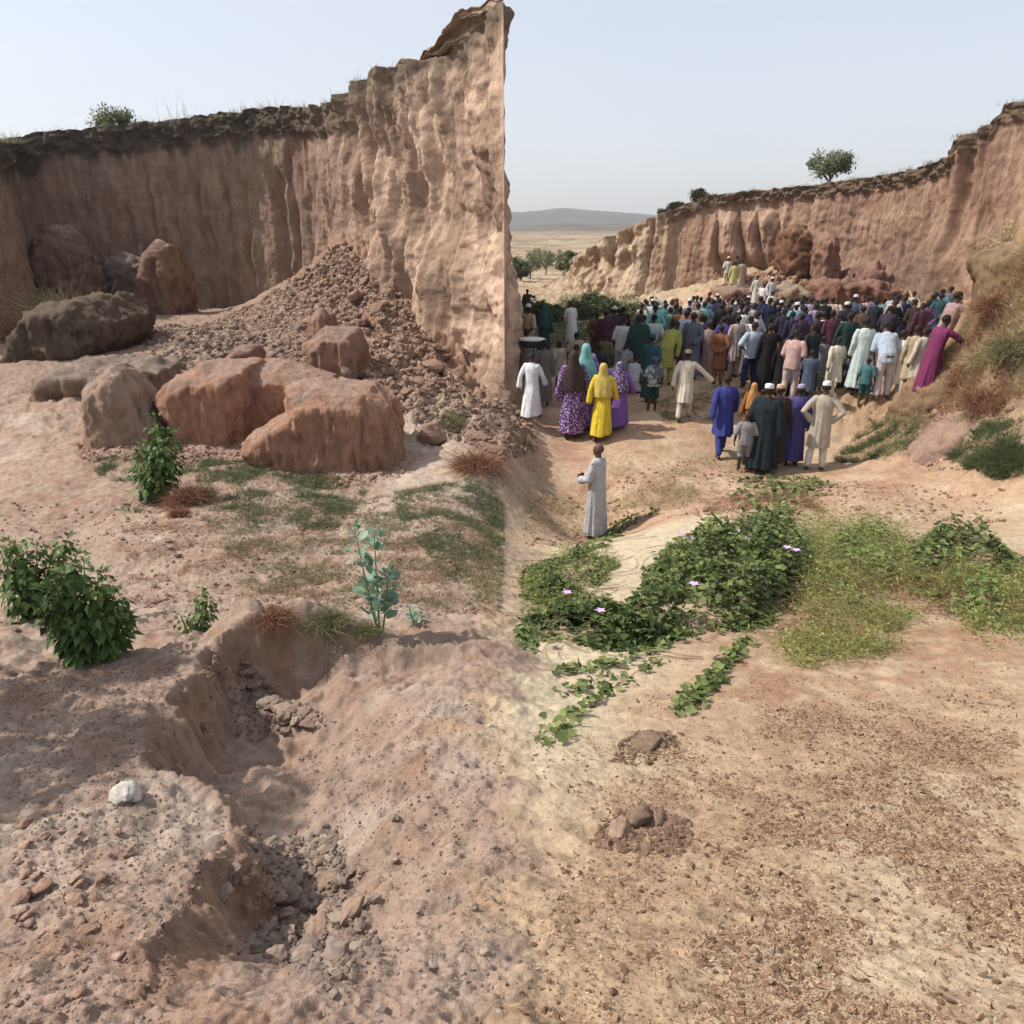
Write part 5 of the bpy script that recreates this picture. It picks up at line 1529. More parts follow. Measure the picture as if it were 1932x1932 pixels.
def garment(pose, kind):
    key = (kind, pose)
    if key in _cache: return _cache[key]
    sk = skeleton(pose); m = MBs(); seed = hash(kind) % 7 + len(pose)
    if kind in ('robe', 'wide'):
        w_ = 1.0 if kind == 'robe' else 1.27
        zs = [(.13, .215, .185), (.30, .208, .175), (.50, .20, .165), (.70, .193, .155), (.93, .186, .142), (1.05, .178, .136), (1.18, .180, .134), (1.30, .193, .136), (1.375, .196, .118), (1.43, .15, .10), (1.475, .075, .07), (1.49, .066, .064)]
        m.loft(torso_rings(sk, zs, w_, (.085 if kind == 'robe' else .11, 0), seed))
        sleeves(m, sk, .070 if kind == 'robe' else .09, .058 if kind == 'robe' else .085, .97, .4 if kind == 'robe' else 1.6)
        me = m.mesh(kind, .0145, 2, .45)
    elif kind == 'kaftan':
        zs = [(.47, .200, .165), (.60, .197, .16), (.75, .194, .155), (.93, .188, .145), (1.05, .178, .136), (1.18, .180, .134), (1.30, .193, .136), (1.375, .196, .118), (1.43, .15, .10), (1.475, .074, .07), (1.49, .066, .064)]
        m.loft(torso_rings(sk, zs, 1.0, (.075, 0), seed)); sleeves(m, sk, .070, .057, .97, .3)
        me = m.mesh(kind, .014, 2, .45)
    elif kind == 'shirt':
        zs = [(.80, .19, .14), (.93, .19, .14), (1.05, .18, .132), (1.18, .182, .132), (1.30, .195, .135), (1.375, .196, .118), (1.43, .145, .095), (1.475, .072, .068), (1.485, .066, .063)]
        m.loft(torso_rings(sk, zs, 1.0, (.03, 0), seed)); sleeves(m, sk, .074, .066, .45)
        me = m.mesh(kind, .014, 2, .45)
    elif kind == 'trousers':
        trouser(m, sk); me = m.mesh(kind, .014, 3, .4)
    elif kind == 'shorts':
        trouser(m, sk, 1.05, .48); me = m.mesh(kind, .014, 3, .4)
    elif kind == 'veil':
        up = sk['up']; ang = np.linspace(0, 2 * np.pi, 48, endpoint=False); R = []
        for z, rx, ry, oy in ((.98, .235, .19, -.02), (1.10, .23, .185, -.02), (1.25, .222, .165, -.015), (1.37, .20, .145, -.01), (1.45, .13, .12, -.012), (1.53, .098, .105, -.014), (1.62, .094, .104, -.018), (1.69, .080, .088, -.018), (1.735, .045, .05, -.018)):
            fr = 1 + .05 * np.sin(ang * 8 + z * 3) * float(sst(1.45, 1.0, z))
            pts = []
            for k, a in enumerate(ang):
                yy = oy + ry * math.sin(a) * fr[k]
                if z > 1.5: yy = min(yy, .048)          # opening for the face
                pts.append(up((rx * math.cos(a) * fr[k], yy, z)))
            R.append(np.array(pts))
        m.loft(R); me = m.mesh(kind, .013, 2, .5)
    elif kind == 'cap':
        Rm = sk['Rm'] @ sk['turn']; ang = np.linspace(0, 2 * np.pi, 28, endpoint=False); R = []
        for z, r in ((1.655, .088), (1.70, .086), (1.728, .082), (1.742, .068), (1.748, .03)):
            R.append(np.array([hd(sk, (r * .93 * math.cos(a), -.012 + r * 1.08 * math.sin(a), z + .02 * -math.sin(a) * .6)) for a in ang]))
        m.loft(R); me = m.mesh(kind, .008, 2, .6)
    elif kind == 'turban':
        Rm = sk['Rm'] @ sk['turn']
        m.blob(hd(sk, (0, -.015, 1.685)), (.108, .118, .062), rot=Rm); m.blob(hd(sk, (0, -.02, 1.66)), (.102, .112, .05), rot=Rm); m.limb([hd(sk, (.03, -.11, 1.66)), hd(sk, (.04, -.13, 1.5)), hd(sk, (.03, -.12, 1.38))], [.03, .035, .03])
        me = m.mesh(kind, .010, 2, .6)
    elif kind == 'hair':
        bm = bmesh.new(); bmesh.ops.create_uvsphere(bm, u_segments=24, v_segments=16, radius=1)
        for v in list(bm.verts):
            if v.co.z < -.05 + .45 * max(v.co.y, -.9) and v.co.z < .75 : pass
        dele = [v for v in bm.verts if v.co.z < (.42 if v.co.y > .35 else (.10 if v.co.y > -.1 else -.55))]
        bmesh.ops.delete(bm, geom=dele, context='VERTS')
        me = bpy.data.meshes.new("hair"); bm.to_mesh(me); bm.free()
        co = get_co(me); co = co * np.array((.081, .097, .093)) * (1 + .02 * noise(co[:, 0] * 8, co[:, 1] * 8, co[:, 2] * 8))[:, None] + (0, -.008, 1.636)
        co = np.array([hd(sk, c) for c in co]); set_co(me, co)
        me = modded(me, [('SOLIDIFY', dict(thickness=.006, offset=0))])
        me.polygons.foreach_set("use_smooth", np.ones(len(me.polygons), bool))
    elif kind == 'sandal':
        me = None
        ms = []
        for h, k, a in sk['legs']:
            mm = MBs(); mm.limb([a + (0, -.045, -.052), a + (0, .05, -.052), a + (0, .165, -.060)], [.030, .040, .033], 12)
            x = mm.mesh("sandal", .009, 2, .6); co = get_co(x); co[:, 2] = np.minimum(co[:, 2], a[2] - .030); set_co(x, co); x.materials.append(SHOE); ms.append(x)
        _cache[key] = ms; return ms
    me.name = kind
    me.materials.append(HAIR if kind == 'hair' else CLOTH[None])
    _cache[key] = me
    return me

PAL = {
 'white': (.68, .68, .68), 'off-white': (.62, .59, .52), 'cream': (.60, .53, .40), 'beige': (.50, .43, .33), 'tan': (.46, .34, .22), 'khaki': (.42, .33, .19),
 'pale mint': (.46, .57, .54), 'turquoise': (.16, .48, .48), 'teal': (.05, .20, .22), 'dark teal': (.02, .085, .10), 'dark green': (.02, .055, .05), 'green': (.16, .32, .24),
 'blue-black': (.018, .028, .036), 'black': (.018, .017, .018), 'navy': (.025, .028, .075), 'royal blue': (.035, .05, .30), 'indigo': (.07, .055, .25), 'slate blue': (.07, .10, .16),
 'light blue': (.40, .50, .62), 'blue-grey': (.13, .16, .22), 'grey': (.24, .23, .24), 'pale grey': (.45, .46, .49), 'grey-brown': (.20, .16, .14), 'brown': (.12, .065, .045),
 'dark brown': (.055, .035, .03), 'rust orange': (.32, .105, .03), 'orange': (.52, .24, .04), 'yellow': (.60, .44, .04), 'dull yellow': (.50, .44, .13), 'yellow-green': (.36, .36, .05),
 'magenta': (.19, .015, .10), 'maroon': (.085, .025, .05), 'purple': (.12, .05, .16), 'violet': (.17, .08, .30), 'dark purple': (.045, .03, .06), 'pink': (.55, .33, .30),
 'pale pink': (.52, .42, .42), 'peach': (.55, .35, .24), 'dusty pink': (.36, .22, .22), 'lilac': (.34, .29, .42), 'olive': (.13, .13, .05), 'pinkish tan': (.40, .30, .27),
}
PEOPLE = []      # (zoom, x, y, foot_v or None, height, garment, colour, head, pose, yaw deg, extra)
def Zp(z, x, y):
    if z == 'A': return 981.1 + x * .15866, 495.3 + y * .15866
    if z == 'B': return 1250 + x * .15866, 495.3 + y * .15866
    if z == 'C': return 1509.4 + x * .15866, 495.3 + y * .15866
    if z == 'D': return 1250 + x * .1831, 684 + y * .1831
    if z == 'E': return 981.1 + x * .19534, 684 + y * .19534
    return x, y
def foot_from(u, v): return hit(u, v, 5, 80)
def foot_by_head(u, v, h):
    """ground point where a figure of height h shows its head top at (u, v)"""
    ys = np.exp(np.linspace(math.log(9.5), math.log(60), 500))
    a, dy, dz = ray(u, v); t = ys / dy
    gz = zfull(a * t, ys)
    need = dz * t - h
    k = need >= gz if need[0] < gz[0] else need <= gz
    i = int(np.argmax(k)) if k.any() else len(ys) - 1
    return np.array((a * t[i], ys[i], gz[i]))
placed = []
VAR = random.Random(5)
def person(z, x, y, foot, h, kind, colname, head, pose, yaw=0, low=None, pat=None, label=None, d=None, skin=None):
    u, v = Zp(z, x, y)
    if not label and pose in ('stand', 'stand2') and kind != 'woman':
        pose = VAR.choice(('stand', 'stand2', 'slouch', 'shift', 'slouch', 'shift', 'behind', 'peer', 'point', 'hips' if h > 1.6 and foot is None else 'stand2'))
        yaw = yaw + VAR.uniform(-28, 28)
    if foot:
        if isinstance(foot, tuple): fu, fv = foot
        else: fu, fv = u, foot
        p = foot_from(fu, fv)
        # height from the head row
        a, dy, dz = ray(u, v); zt = dz / dy * p[1]; hh = zt - p[2]
        top = 1.72
        if pose == 'bend': top = 1.56
        if pose == 'squat': top = 1.1
        if pose == 'lean': top = 1.70
        sc_ = np.clip(hh / top, h / 1.72 * .78, h / 1.72 * 1.16)
    elif d:
        p = at(u, v, d); p[2] = float(zfull(p[0], p[1])); sc_ = h / 1.72
    else:
        top = {'bend': .9, 'squat': .64, 'lean': .98}.get(pose, 1.0)
        p = foot_by_head(u, v, h * top); sc_ = h / 1.72
    for q in placed:
        if math.hypot(q[0] - p[0], q[1] - p[1]) < .38:
            k = 1 + .36 / p[1]; p = np.array((p[0] * k, p[1] * k, 0)); p[2] = float(zfull(p[0], p[1]))
    placed.append(p)
    body = bpy.data.objects.new("person", body_mesh(pose)); COL.objects.link(body)
    body.location = (p[0], p[1], p[2] - .012)
    face = math.degrees(math.atan2(-p[0], p[1]))
    body.rotation_euler = (0, 0, math.radians(yaw + face * .6))
    wv = random.uniform(.95, 1.06) * (1.0 if h > 1.4 else 1.08)
    body.scale = (sc_ * wv, sc_ * wv, sc_)
    sk_ = skin or random.choice(((.070, .036, .022), (.055, .028, .018), (.085, .044, .027), (.045, .024, .016)))
    body.color = (*sk_, 1)
    c = PAL[colname]
    def wear(kd, col, name, pat=None):
        me = garment(pose, kd)
        o = bpy.data.objects.new(name, me); COL.objects.link(o); o.parent = body
        o.color = (*col, 1)
        if pat and kd != 'hair':
            o.material_slots[0].link = 'OBJECT'; o.material_slots[0].material = CLOTH[pat]
        return o
    j = random.uniform(.8, 1.0); gm_ = sum(c) / 3; c = tuple((k * .78 + gm_ * .22) * j for k in c)
    lowc = PAL[low] if low else c
    if kind in ('robe', 'wide'): wear(kind, c, "robe", pat)
    elif kind == 'kaftan': wear('kaftan', c, "kaftan", pat); wear('trousers', lowc, "trousers", pat if not low else None)
    elif kind == 'shirt': wear('shirt', c, "shirt", pat); wear('trousers', lowc if low else PAL['dark brown'], "trousers")
    elif kind == 'child': wear('shirt', c, "shirt", pat); wear('shorts', lowc, "shorts")
    elif kind == 'woman':
        wear('robe', lowc, "dress", pat); wear('veil', c, "veil", 'print' if head == 'printed' else None)
    hn = head
    if kind != 'woman':
        if head == 'bare': wear('hair', (0, 0, 0), "hair")
        elif head == 'shaved': pass
        elif head.endswith('turban'): wear('turban', PAL[head[:-7]], "turban")
        else: wear('hair', (0, 0, 0), "hair"); wear('cap', PAL[head.replace(' cap', '')], "cap")
    for s_ in garment(pose, 'sandal'):
        o = bpy.data.objects.new("sandal", s_); COL.objects.link(o); o.parent = body
    uu, vv = proj(*p)
    PEOPLE.append(dict(o=body, u=float(u), y=float(p[1]), kind=kind, col=colname, head=head, pose=pose, h=h, low=low, pat=pat, label=label, yaw=yaw))
    return body

# the lone figure and the group nearest the camera
gm = person('P', 1103, 836, (1122, 1016), 1.72, 'robe', 'pale grey', 'shaved', 'front', 62, skin=(.085, .045, .03), label="person alone at the left in a pale grey robe, hands together, bald head")
person('D', 650, 120, (1250 + 590 * .1831, 684 + 950 * .1831), 1.72, 'kaftan', 'royal blue', 'bare', 'walk', 8, label="person in a royal blue kaftan and trousers walking away, left of the front group")
person('D', 790, 515, (1250 + 820 * .1831, 684 + 1120 * .1831), 1.25, 'child', 'grey', 'bare', 'stand', 0, label="child in a grey shirt with bare legs, beside the blue-black robe")
person('D', 905, 205, (1250 + 880 * .1831, 684 + 800 * .1831), 1.5, 'woman', 'orange', 'veil', 'stand', 10, low='rust orange', label="person in an orange veil just behind the front group")
person('D', 1000, 262, (1250 + 985 * .1831, 684 + 1195 * .1831), 1.80, 'wide', 'blue-black', 'white cap', 'stand', -15, label="person in a wide blue-black robe with a white cap, nearest of the group")
person('D', 1105, 225, (1250 + 1110 * .1831, 684 + 1085 * .1831), 1.75, 'robe', 'dark brown', 'tan cap', 'stand2', 10, label="person in a dark robe and tan cap, right behind the wide blue-black robe")
person('D', 1310, 262, (1250 + 1310 * .1831, 684 + 1110 * .1831), 1.72, 'robe', 'indigo', 'lilac cap', 'stand', 5, label="person in an indigo robe with a lilac cap, second from right in the front group")
person('D', 1595, 195, (1250 + 1560 * .1831, 684 + 1105 * .1831), 1.80, 'kaftan', 'beige', 'white cap', 'hips', 0, low='off-white', label="person with hands on hips in beige kaftan, pale trousers and white cap")
# nearest figures at the left
person('E', 30, -95, (981 + 110 * .195, 684 + 545 * .195), 1.80, 'robe', 'white', 'bare', 'walk', -25, label="person in a long white robe striding at the left edge of the crowd")
person('A', 590, 935, (1078, 828), 1.58, 'woman', 'dark brown', 'veil', 'stand', 10, low='purple', pat='print', label="person in a long brown veil over a printed purple dress")
person('A', 712, 1025, (1100, 826), 1.62, 'woman', 'turquoise', 'veil', 'stand', 0, low='violet', pat='print', label="person in a pale turquoise veil over a printed violet dress")
person('A', 880, 1195, (1133, 828), 1.55, 'woman', 'yellow', 'veil', 'walk', -15, low='yellow', label="person in a bright yellow veil and dress")
person('A', 1110, 1240, (1163, 820), 1.35, 'woman', 'purple', 'printed', 'walk', -20, low='violet', label="girl in a printed purple veil and violet dress")
person('A', 1560, 1120, (1229, 775), 1.35, 'child', 'blue-grey', 'slate blue turban', 'stand', 0, low='dark green', pat='camo', label="child in a blue headcloth and mottled grey clothes")
person('B', 215, 1040, (1288, 792), 1.72, 'kaftan', 'cream', 'tan cap', 'out', -12, label="person in a cream kaftan striding with an arm stretched to the right")
person('A', 200, 915, (1025, 765), 1.68, 'robe', 'grey-brown', 'bare', 'stand', 10)
person('A', 420, 930, (1053, 735), 1.35, 'child', 'beige', 'bare', 'walk', 30, low='beige')
person('A', 30, 780, (992, 742), 1.70, 'robe', 'grey', 'bare', 'front', 20, label="person in a grey robe at the left edge, near the white-topped load")
person('A', 110, 560, None, 1.72, 'shirt', 'peach', 'white cap', 'stand2', -60, d=21)
person('A', 85, 380, None, 1.7, 'robe', 'dark green', 'bare', 'stand', 10, d=40)
person('A', 290, 590, None, 1.70, 'woman', 'dark teal', 'veil', 'stand2', -30, low='dark green', d=24)
person('A', 625, 450, None, 1.75, 'robe', 'white', 'bare', 'stand', 5, d=31)
person('A', 672, 750, None, 1.40, 'shirt', 'tan', 'bare', 'stand', 5, d=20)
person('A', 800, 890, None, 1.5, 'shirt', 'pale pink', 'bare', 'stand2', 10, d=17.6)
person('A', 700, 900, None, 1.55, 'shirt', 'rust orange', 'bare', 'stand', -5, d=17.2)
person('A', 940, 920, None, 1.4, 'robe', 'dark purple', 'bare', 'stand', 15, d=18)
person('A', 1020, 900, None, 1.5, 'shirt', 'olive', 'bare', 'stand2', -15, d=19)
person('A', 1030, 440, None, 1.80, 'robe', 'maroon', 'brown cap', 'stand', 5, d=24)
person('A', 1145, 410, None, 1.82, 'robe', 'dark purple', 'white cap', 'stand2', -10, d=24.6)
person('A', 920, 490, None, 1.72, 'robe', 'brown', 'bare', 'stand', 10, d=24.2)
person('A', 1235, 430, None, 1.80, 'robe', 'black', 'bare', 'stand', 0, d=25)
person('A', 1195, 420, None, 1.74, 'robe', 'dark brown', 'bare', 'stand', -10, d=26)
person('A', 1225, 735, None, 1.70, 'shirt', 'white', 'bare', 'stand', 0, low='pale grey', pat='stripe', d=20)
person('A', 1590, 350, None, 1.75, 'robe', 'pale mint', 'white cap', 'raise', -20, d=29)
person('A', 1725, 510, None, 1.65, 'robe', 'teal', 'bare', 'stand', 10, d=30)
person('A', 1800, 540, None, 1.65, 'shirt', 'light blue', 'bare', 'stand2', 15, d=29)
person('A', 1435, 690, None, 1.80, 'wide', 'dark green', 'bare', 'stand', 0, d=19.5)
person('A', 1480, 680, None, 1.6, 'robe', 'olive', 'bare', 'stand2', 20, d=22)
person('A', 1590, 680, None, 1.68, 'shirt', 'pale mint', 'bare', 'stand', 5, d=20.5)
person('A', 1575, 960, None, 1.62, 'robe', 'dark teal', 'dark teal cap', 'stand2', -10, d=17.5)
person('A', 1760, 760, None, 1.75, 'kaftan', 'yellow-green', 'bare', 'bend', -35, d=19.3)
person('A', 1190, 1040, (1172, 736), 1.60, 'robe', 'grey', 'bare', 'bend', -30)
person('A', 1310, 1090, (1195, 740), 1.60, 'robe', 'pale grey', 'black cap', 'squat', -20)
person('A', 1060, 1190, (1150, 770), 1.45, 'robe', 'lilac', 'bare', 'stand2', -20)
person('A', 960, 1150, (1130, 775), 1.45, 'robe', 'maroon', 'bare', 'stand', 10)
# middle of the crowd
B_ = 'B'
for a in [
 (B_,40,510,27,1.68,'robe','teal','bare','stand',0), (B_,170,470,29,1.68,'shirt','pale mint','bare','stand2',10), (B_,210,570,24,1.65,'robe','brown','bare','stand',-5),
 (B_,330,430,27,1.74,'shirt','pale pink','white cap','stand',0), (B_,380,320,33,1.76,'shirt','pink','bare','stand2',8), (B_,470,345,33,1.72,'robe','pale grey','bare','stand',-10),
 (B_,560,330,37,1.7,'shirt','dusty pink','bare','stand',10), (B_,510,425,26,1.72,'kaftan','turquoise','bare','hips',10), (B_,620,480,27,1.72,'robe','navy','bare','stand',0),
 (B_,672,280,33,1.80,'robe','navy','white cap','stand',-5), (B_,720,455,26,1.72,'robe','blue-black','bare','stand2',0), (B_,790,350,33,1.68,'shirt','grey','brown cap','stand',15),
 (B_,830,450,27,1.72,'robe','grey-brown','brown cap','stand',0), (B_,980,330,36,1.72,'robe','brown','bare','stand2',-8), (B_,900,480,29,1.7,'shirt','maroon','bare','stand',0),
 (B_,1010,480,26,1.70,'robe','pinkish tan','bare','stand',-12), (B_,300,560,23.5,1.68,'robe','rust orange','bare','stand',10), (B_,100,590,24,1.62,'robe','green','bare','stand',5),
 (B_,375,680,20,1.78,'robe','blue-grey','bare','stand',0), (B_,460,700,21,1.66,'shirt','white','bare','stand2',-20), (B_,280,690,21.5,1.68,'shirt','light blue','bare','stand',0),
 (B_,1120,650,22,1.68,'shirt','pale grey','bare','stand',8), (B_,1190,360,27,1.82,'wide','navy','bare','stand',0), (B_,1285,430,26,1.80,'wide','navy','bare','stand2',10),
 (B_,1090,520,25,1.68,'robe','pale grey','bare','stand',0), (B_,1430,390,31,1.72,'robe','grey-brown','bare','stand',0), (B_,1530,470,29,1.70,'robe','grey','bare','stand2',0),
 (B_,1640,310,38,1.74,'shirt','off-white','bare','stand',8), (B_,1662,410,31,1.72,'robe','white','bare','stand',-8), (B_,1650,515,27,1.7,'shirt','pale grey','bare','stand',0),
 (B_,1765,485,28,1.72,'shirt','lilac','bare','stand2',12), (B_,1450,600,23,1.7,'robe','dark purple','bare','stand',0), (B_,1560,660,22,1.72,'robe','navy','bare','stand',-5),
 (B_,1700,610,23,1.74,'wide','indigo','bare','stand',5), (B_,1640,760,20.5,1.72,'robe','dark purple','bare','stand2',5), (B_,1830,560,25,1.7,'shirt','lilac','bare','stand',0),
 (B_,1380,620,23.5,1.7,'robe','black','bare','stand',10), (B_,1500,560,25.5,1.7,'shirt','slate blue','bare','stand',-10), (B_,1370,500,28,1.7,'robe','pale pink','bare','stand',4),
 (B_,550,450,30,1.7,'robe','teal','bare','stand',4), (B_,700,560,24,1.68,'robe','black','bare','stand',-4), (B_,790,580,22.5,1.72,'robe','dark brown','bare','stand',8),
 (B_,440,520,25,1.68,'shirt','tan','bare','stand',0), (B_,1000,600,22.8,1.7,'robe','beige','bare','stand2',0), (B_,1570,350,36,1.7,'shirt','beige','bare','stand',0),
]:
    person(a[0], a[1], a[2], None, a[4], a[5], a[6], a[7], a[8], a[9], d=a[3])
# rows nearer the camera, feet visible
person(B_, 640, 740, (1250 + 640 * .1587, 726), 1.75, 'kaftan', 'rust orange', 'bare', 'stand2', -12)
person(B_, 830, 620, (1250 + 830 * .1587, 712), 1.80, 'kaftan', 'pinkish tan', 'bare', 'stand', 0)
person(B_, 945, 640, None, 1.66, 'woman', 'white', 'veil', 'stand', -10, low='off-white', d=20.8)
person(B_, 960, 850, (1250 + 980 * .1587, 716), 1.62, 'robe', 'grey-brown', 'bare', 'bend', 20)
person(B_, 1040, 690, None, 1.6, 'shirt', 'white', 'bare', 'stand2', -20, d=21.5)
person(B_, 1100, 735, None, 1.68, 'shirt', 'light blue', 'bare', 'stand', 0, d=18.8, low='navy')
person(B_, 1210, 795, (1250 + 1215 * .1587, 728), 1.68, 'woman', 'orange', 'veil', 'stand2', -20, low='orange')
person(B_, 1295, 800, None, 1.72, 'robe', 'black', 'bare', 'stand', 10, d=18.2)
person(B_, 1130, 900, (1250 + 1120 * .1587, 722), 1.6, 'robe', 'navy', 'bare', 'stand', 5)
person(B_, 1385, 900, (1250 + 1380 * .1587, 748), 1.74, 'robe', 'black', 'bare', 'stand', -5)
person(B_, 1440, 930, (1250 + 1460 * .1587, 744), 1.72, 'robe', 'grey', 'bare', 'stand2', 12)
person(B_, 1590, 870, None, 1.70, 'shirt', 'pink', 'bare', 'stand', 0, d=17.4, low='pale pink')
person(B_, 1690, 1100, (1250 + 1690 * .1587, 765), 1.66, 'kaftan', 'slate blue', 'bare', 'front', -15)
person(B_, 1800, 900, None, 1.74, 'robe', 'blue-black', 'bare', 'stand', 5, d=17.8)
person(B_, 560, 900, None, 1.5, 'robe', 'dusty pink', 'bare', 'stand', -5, d=20.4)
person(B_, 480, 820, None, 1.62, 'robe', 'navy', 'bare', 'stand2', -5, d=20.2)
person(B_, 740, 800, None, 1.62, 'robe', 'indigo', 'bare', 'stand', 5, d=20.8)
C_ = 'C'
for a in [
 (C_,120,490,30,1.72,'robe','grey','bare','stand',0), (C_,210,450,33,1.70,'shirt','pale grey','bare','stand',5), (C_,255,490,30,1.68,'robe','green','bare','stand2',-8),
 (C_,300,540,28,1.66,'robe','pale mint','bare','stand',10), (C_,440,450,34,1.74,'shirt','cream','bare','fold',160), (C_,205,700,21,1.72,'robe','dark purple','bare','stand',0),
 (C_,285,740,21,1.66,'shirt','pale pink','bare','stand',5), (C_,395,690,20.5,1.74,'shirt','maroon','bare','stand2',-5), (C_,480,760,21,1.6,'shirt','white','bare','stand',-5),
 (C_,590,700,19.6,1.74,'robe','dark green','bare','stand',0), (C_,800,500,30,1.68,'robe','pink','bare','stand',-5), (C_,865,490,31,1.7,'shirt','dusty pink','bare','stand2',10),
 (C_,900,570,26,1.68,'robe','blue-black','bare','stand',0), (C_,735,740,22,1.66,'robe','brown','bare','stand',8), (C_,980,600,27,1.66,'robe','green','bare','stand',-5),
 (C_,1155,515,29,1.72,'kaftan','turquoise','bare','stand',0), (C_,1210,620,26,1.68,'robe','navy','bare','stand2',0), (C_,1340,480,31,1.70,'robe','beige','bare','stand',8),
 (C_,1250,560,28,1.7,'robe','grey','bare','stand',-5), (C_,1390,630,22,1.76,'robe','dark brown','bare','stand',0), (C_,1495,655,23,1.68,'robe','purple','bare','stand2',5),
 (C_,1445,690,21.5,1.68,'robe','maroon','bare','stand',0), (C_,1100,640,24,1.7,'robe','black','bare','stand',5), (C_,1040,700,22,1.66,'robe','dark purple','bare','stand',-5),
 (C_,1620,355,25.5,1.72,'robe','dark green','bare','stand',0), (C_,1710,305,26.5,1.74,'robe','teal','bare','stand2',-5), (C_,1810,268,27.5,1.74,'robe','blue-grey','bare','stand',5),
 (C_,1680,430,24,1.7,'robe','dark teal','bare','stand',5), (C_,1575,480,24.5,1.66,'robe','slate blue','bare','stand',-5),
]:
    person(a[0], a[1], a[2], None, a[4], a[5], a[6], a[7], a[8], a[9], d=a[3])
person(C_, 190, 870, (1509.4 + 190 * .1587, 742), 1.72, 'robe', 'grey', 'bare', 'front', 10)
person(C_, 365, 880, (1509.4 + 355 * .1587, 752), 1.66, 'kaftan', 'cream', 'bare', 'walk', 18)
person(C_, 540, 1010, (1509.4 + 530 * .1587, 738), 1.55, 'robe', 'dark purple', 'bare', 'squat', 0)
person(C_, 670, 650, (1509.4 + 665 * .1587, 742), 1.80, 'robe', 'pale mint', 'bare', 'stand', 0)
person(C_, 735, 1130, (1509.4 + 730 * .1587, 766), 1.15, 'child', 'teal', 'bare', 'stand', 0, low='dark teal')
person(C_, 825, 680, (1509.4 + 825 * .1587, 742), 1.76, 'robe', 'pinkish tan', 'bare', 'stand2', -5)
person(C_, 975, 745, (1509.4 + 955 * .1587, 752), 1.74, 'shirt', 'light blue', 'bare', 'bend', 10, low='pale grey')
person(C_, 1110, 750, (1509.4 + 1075 * .1587, 757), 1.78, 'kaftan', 'white', 'bare', 'stand', -20)
person(C_, 1270, 745, (1509.4 + 1250 * .1587, 756), 1.80, 'kaftan', 'khaki', 'bare', 'stand', 0)
person(C_, 1335, 760, (1509.4 + 1350 * .1587, 752), 1.74, 'kaftan', 'beige', 'bare', 'stand2', 5, low='tan')
person(C_, 1590, 620, (1509.4 + 1480 * .1587, 750), 1.82, 'robe', 'magenta', 'bare', 'lean', -60, label="person in a magenta robe leaning an arm on the ochre boulder, right end of the crowd")
person(C_, 1775, 535, None, 1.72, 'shirt', 'dusty pink', 'bare', 'lean', -70, d=16.6)
# more heads filling the back rows
for k in range(46):
    uu = VAR.uniform(1195, 1700); dd = VAR.uniform(23, 36)
    px = at(uu, 560, dd); pz = float(zfull(px[0], dd)); hh = VAR.uniform(1.6, 1.8)
    hu, hv = proj(px[0], dd, pz + hh)
    person('P', float(hu), float(hv), None, hh, VAR.choice(('robe', 'shirt', 'robe', 'kaftan')), VAR.choice(('white', 'navy', 'pale grey', 'black', 'brown', 'light blue', 'beige', 'off-white', 'grey', 'maroon', 'pale pink', 'slate blue', 'tan', 'turquoise', 'dark green', 'lilac')),
           VAR.choice(('bare', 'bare', 'bare', 'white cap', 'brown cap', 'black cap')), 'stand', 0, d=dd)
# on the rubble above the crowd
person('P', 1377, 465, None, 1.74, 'shirt', 'white', 'white cap', 'stand2', 10, d=46.5, low='beige', label="person in white shirt and white cap, top of the three on the mound")
person('P', 1392, 478, None, 1.70, 'robe', 'brown', 'bare', 'stand', -10, d=46.2, label="person in a brown robe behind the yellow kaftan on the mound")
person('P', 1388, 487, None, 1.74, 'kaftan', 'dull yellow', 'bare', 'stand', 0, d=44.5, label="person in a dull yellow kaftan standing on the mound above the crowd")
person('P', 1402, 489, None, 1.70, 'robe', 'tan', 'bare', 'stand2', 15, d=45, label="person in a tan robe at the right of the yellow kaftan on the mound")
person('B', 1130, 180, None, 1.70, 'robe', 'off-white', 'bare', 'stand', 10, d=42)
person('B', 1215, 215, None, 1.66, 'shirt', 'white', 'bare', 'stand2', -10, d=41)
person('B', 1310, 175, None, 1.74, 'robe', 'pale grey', 'white cap', 'stand', -5, d=42.5)
person('B', 1330, 250, None, 1.70, 'shirt', 'off-white', 'bare', 'stand', 5, d=39)
person('P', 1610, 527, None, 1.72, 'robe', 'black', 'bare', 'stand', 0, d=44.2, label="small figure in black standing against the long red block")
person('P', 1089, 430, None, 1.72, 'robe', 'brown', 'white cap', 'stand', 0, d=150, label="left of two tiny distant figures on the plain")
person('P', 1096, 431, None, 1.72, 'robe', 'dark brown', 'bare', 'stand', 0, d=152, label="right of two tiny distant figures on the plain")

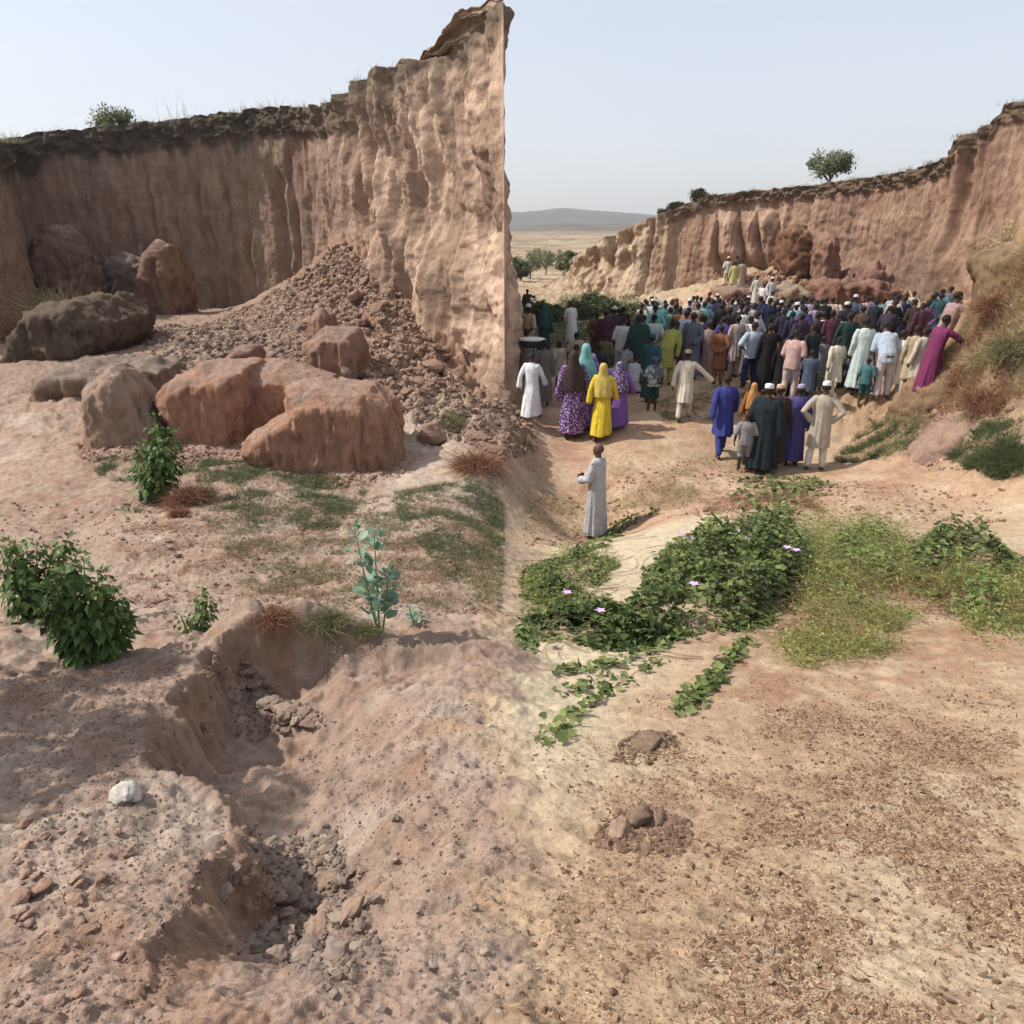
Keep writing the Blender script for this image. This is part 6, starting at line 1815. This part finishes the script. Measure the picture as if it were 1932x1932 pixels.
# white-topped load held up at the left edge of the crowd
def load():
    p = at(1003, 642, 17.2)
    root = thing("tray", "white-topped dark tray of goods held level at the left edge of the crowd", "tray", (p[0], p[1], p[2]))
    m = MBs(); ang = np.linspace(0, 2 * np.pi, 32, endpoint=False)
    m.loft([np.stack([r * 1.25 * np.cos(ang), r * .8 * np.sin(ang), np.full(32, z)], 1) for z, r in ((-.16, .16), (-.15, .19), (-.05, .235), (-.01, .25), (.0, .25))])
    a = mesh_np("basin", np.vstack(m.V), [np.vstack(m.F4), np.vstack(m.F3)])
    link("basin", a, plain_material("dark_enamel", (.02, .025, .035), (.04, .045, .06), 20, .4, .4), parent=root)
    m = MBs()
    m.loft([np.stack([r * 1.25 * np.cos(ang), r * .8 * np.sin(ang), np.full(32, z)], 1) for z, r in ((.002, .26), (.02, .265), (.045, .24), (.065, .17), (.072, .08))])
    b = mesh_np("lid", np.vstack(m.V), [np.vstack(m.F4), np.vstack(m.F3)])
    link("lid", b, plain_material("white_cloth_cover", (.62, .6, .58), (.7, .69, .67), 20), parent=root)
load()
bear = [q for q in PEOPLE if q['label'] and 'white-topped load' in q['label']]

# labels for everyone without one: look first, then row, then order from the left
def describe(q):
    c = q['col']
    g_ = {'robe': 'robe', 'wide': 'wide robe', 'kaftan': 'kaftan', 'shirt': 'shirt', 'child': 'shirt', 'woman': 'veil'}[q['kind']]
    who = 'child' if q['h'] < 1.45 else 'person'
    cap = '' if q['head'] in ('bare', 'veil', 'printed', 'shaved') else ' and ' + q['head']
    act = {'hips': ', hand on hip', 'fold': ', arms folded', 'bend': ', bending forward', 'squat': ', squatting', 'raise': ', hand raised to head', 'walk': ', walking', 'lean': ', leaning', 'front': ', hands in front', 'slouch': ', head turned right', 'shift': ', head turned left', 'behind': ', hands behind back', 'peer': ', bent forward looking', 'point': ', one arm out'}.get(q['pose'], '')
    y = q['y']
    row = 'front rows' if y < 20 else 'middle rows' if y < 28 else 'back rows'
    side = 'left' if q['u'] < 1250 else 'centre' if q['u'] < 1560 else 'right'
    return f"{who} in {c} {g_}{cap}{act}, {row}, {side}"
from collections import defaultdict
dd_ = defaultdict(list)
for q in PEOPLE:
    if not q['label']: dd_[describe(q)].append(q)
ORD = ['leftmost', 'second from left', 'third from left', 'fourth from left', 'fifth from left', 'sixth from left']
for k, L in dd_.items():
    L.sort(key=lambda q: q['u'])
    for i, q in enumerate(L):
        q['label'] = k if len(L) == 1 else (k + ", " + ("rightmost" if i == len(L) - 1 and i else (ORD[i] if i < 6 else 'amid the others')))
for q in PEOPLE:
    if len(q['label'].split()) > 16: q['label'] = q['label'].replace(' of the crowd', '').replace(', bent forward looking', ', bent').replace(' and trousers', '')
    if len(q['label'].split()) > 16: print('LONG', q['label'])
    tag(q['o'], q['label'], 'person', "people crowded in the quarry")
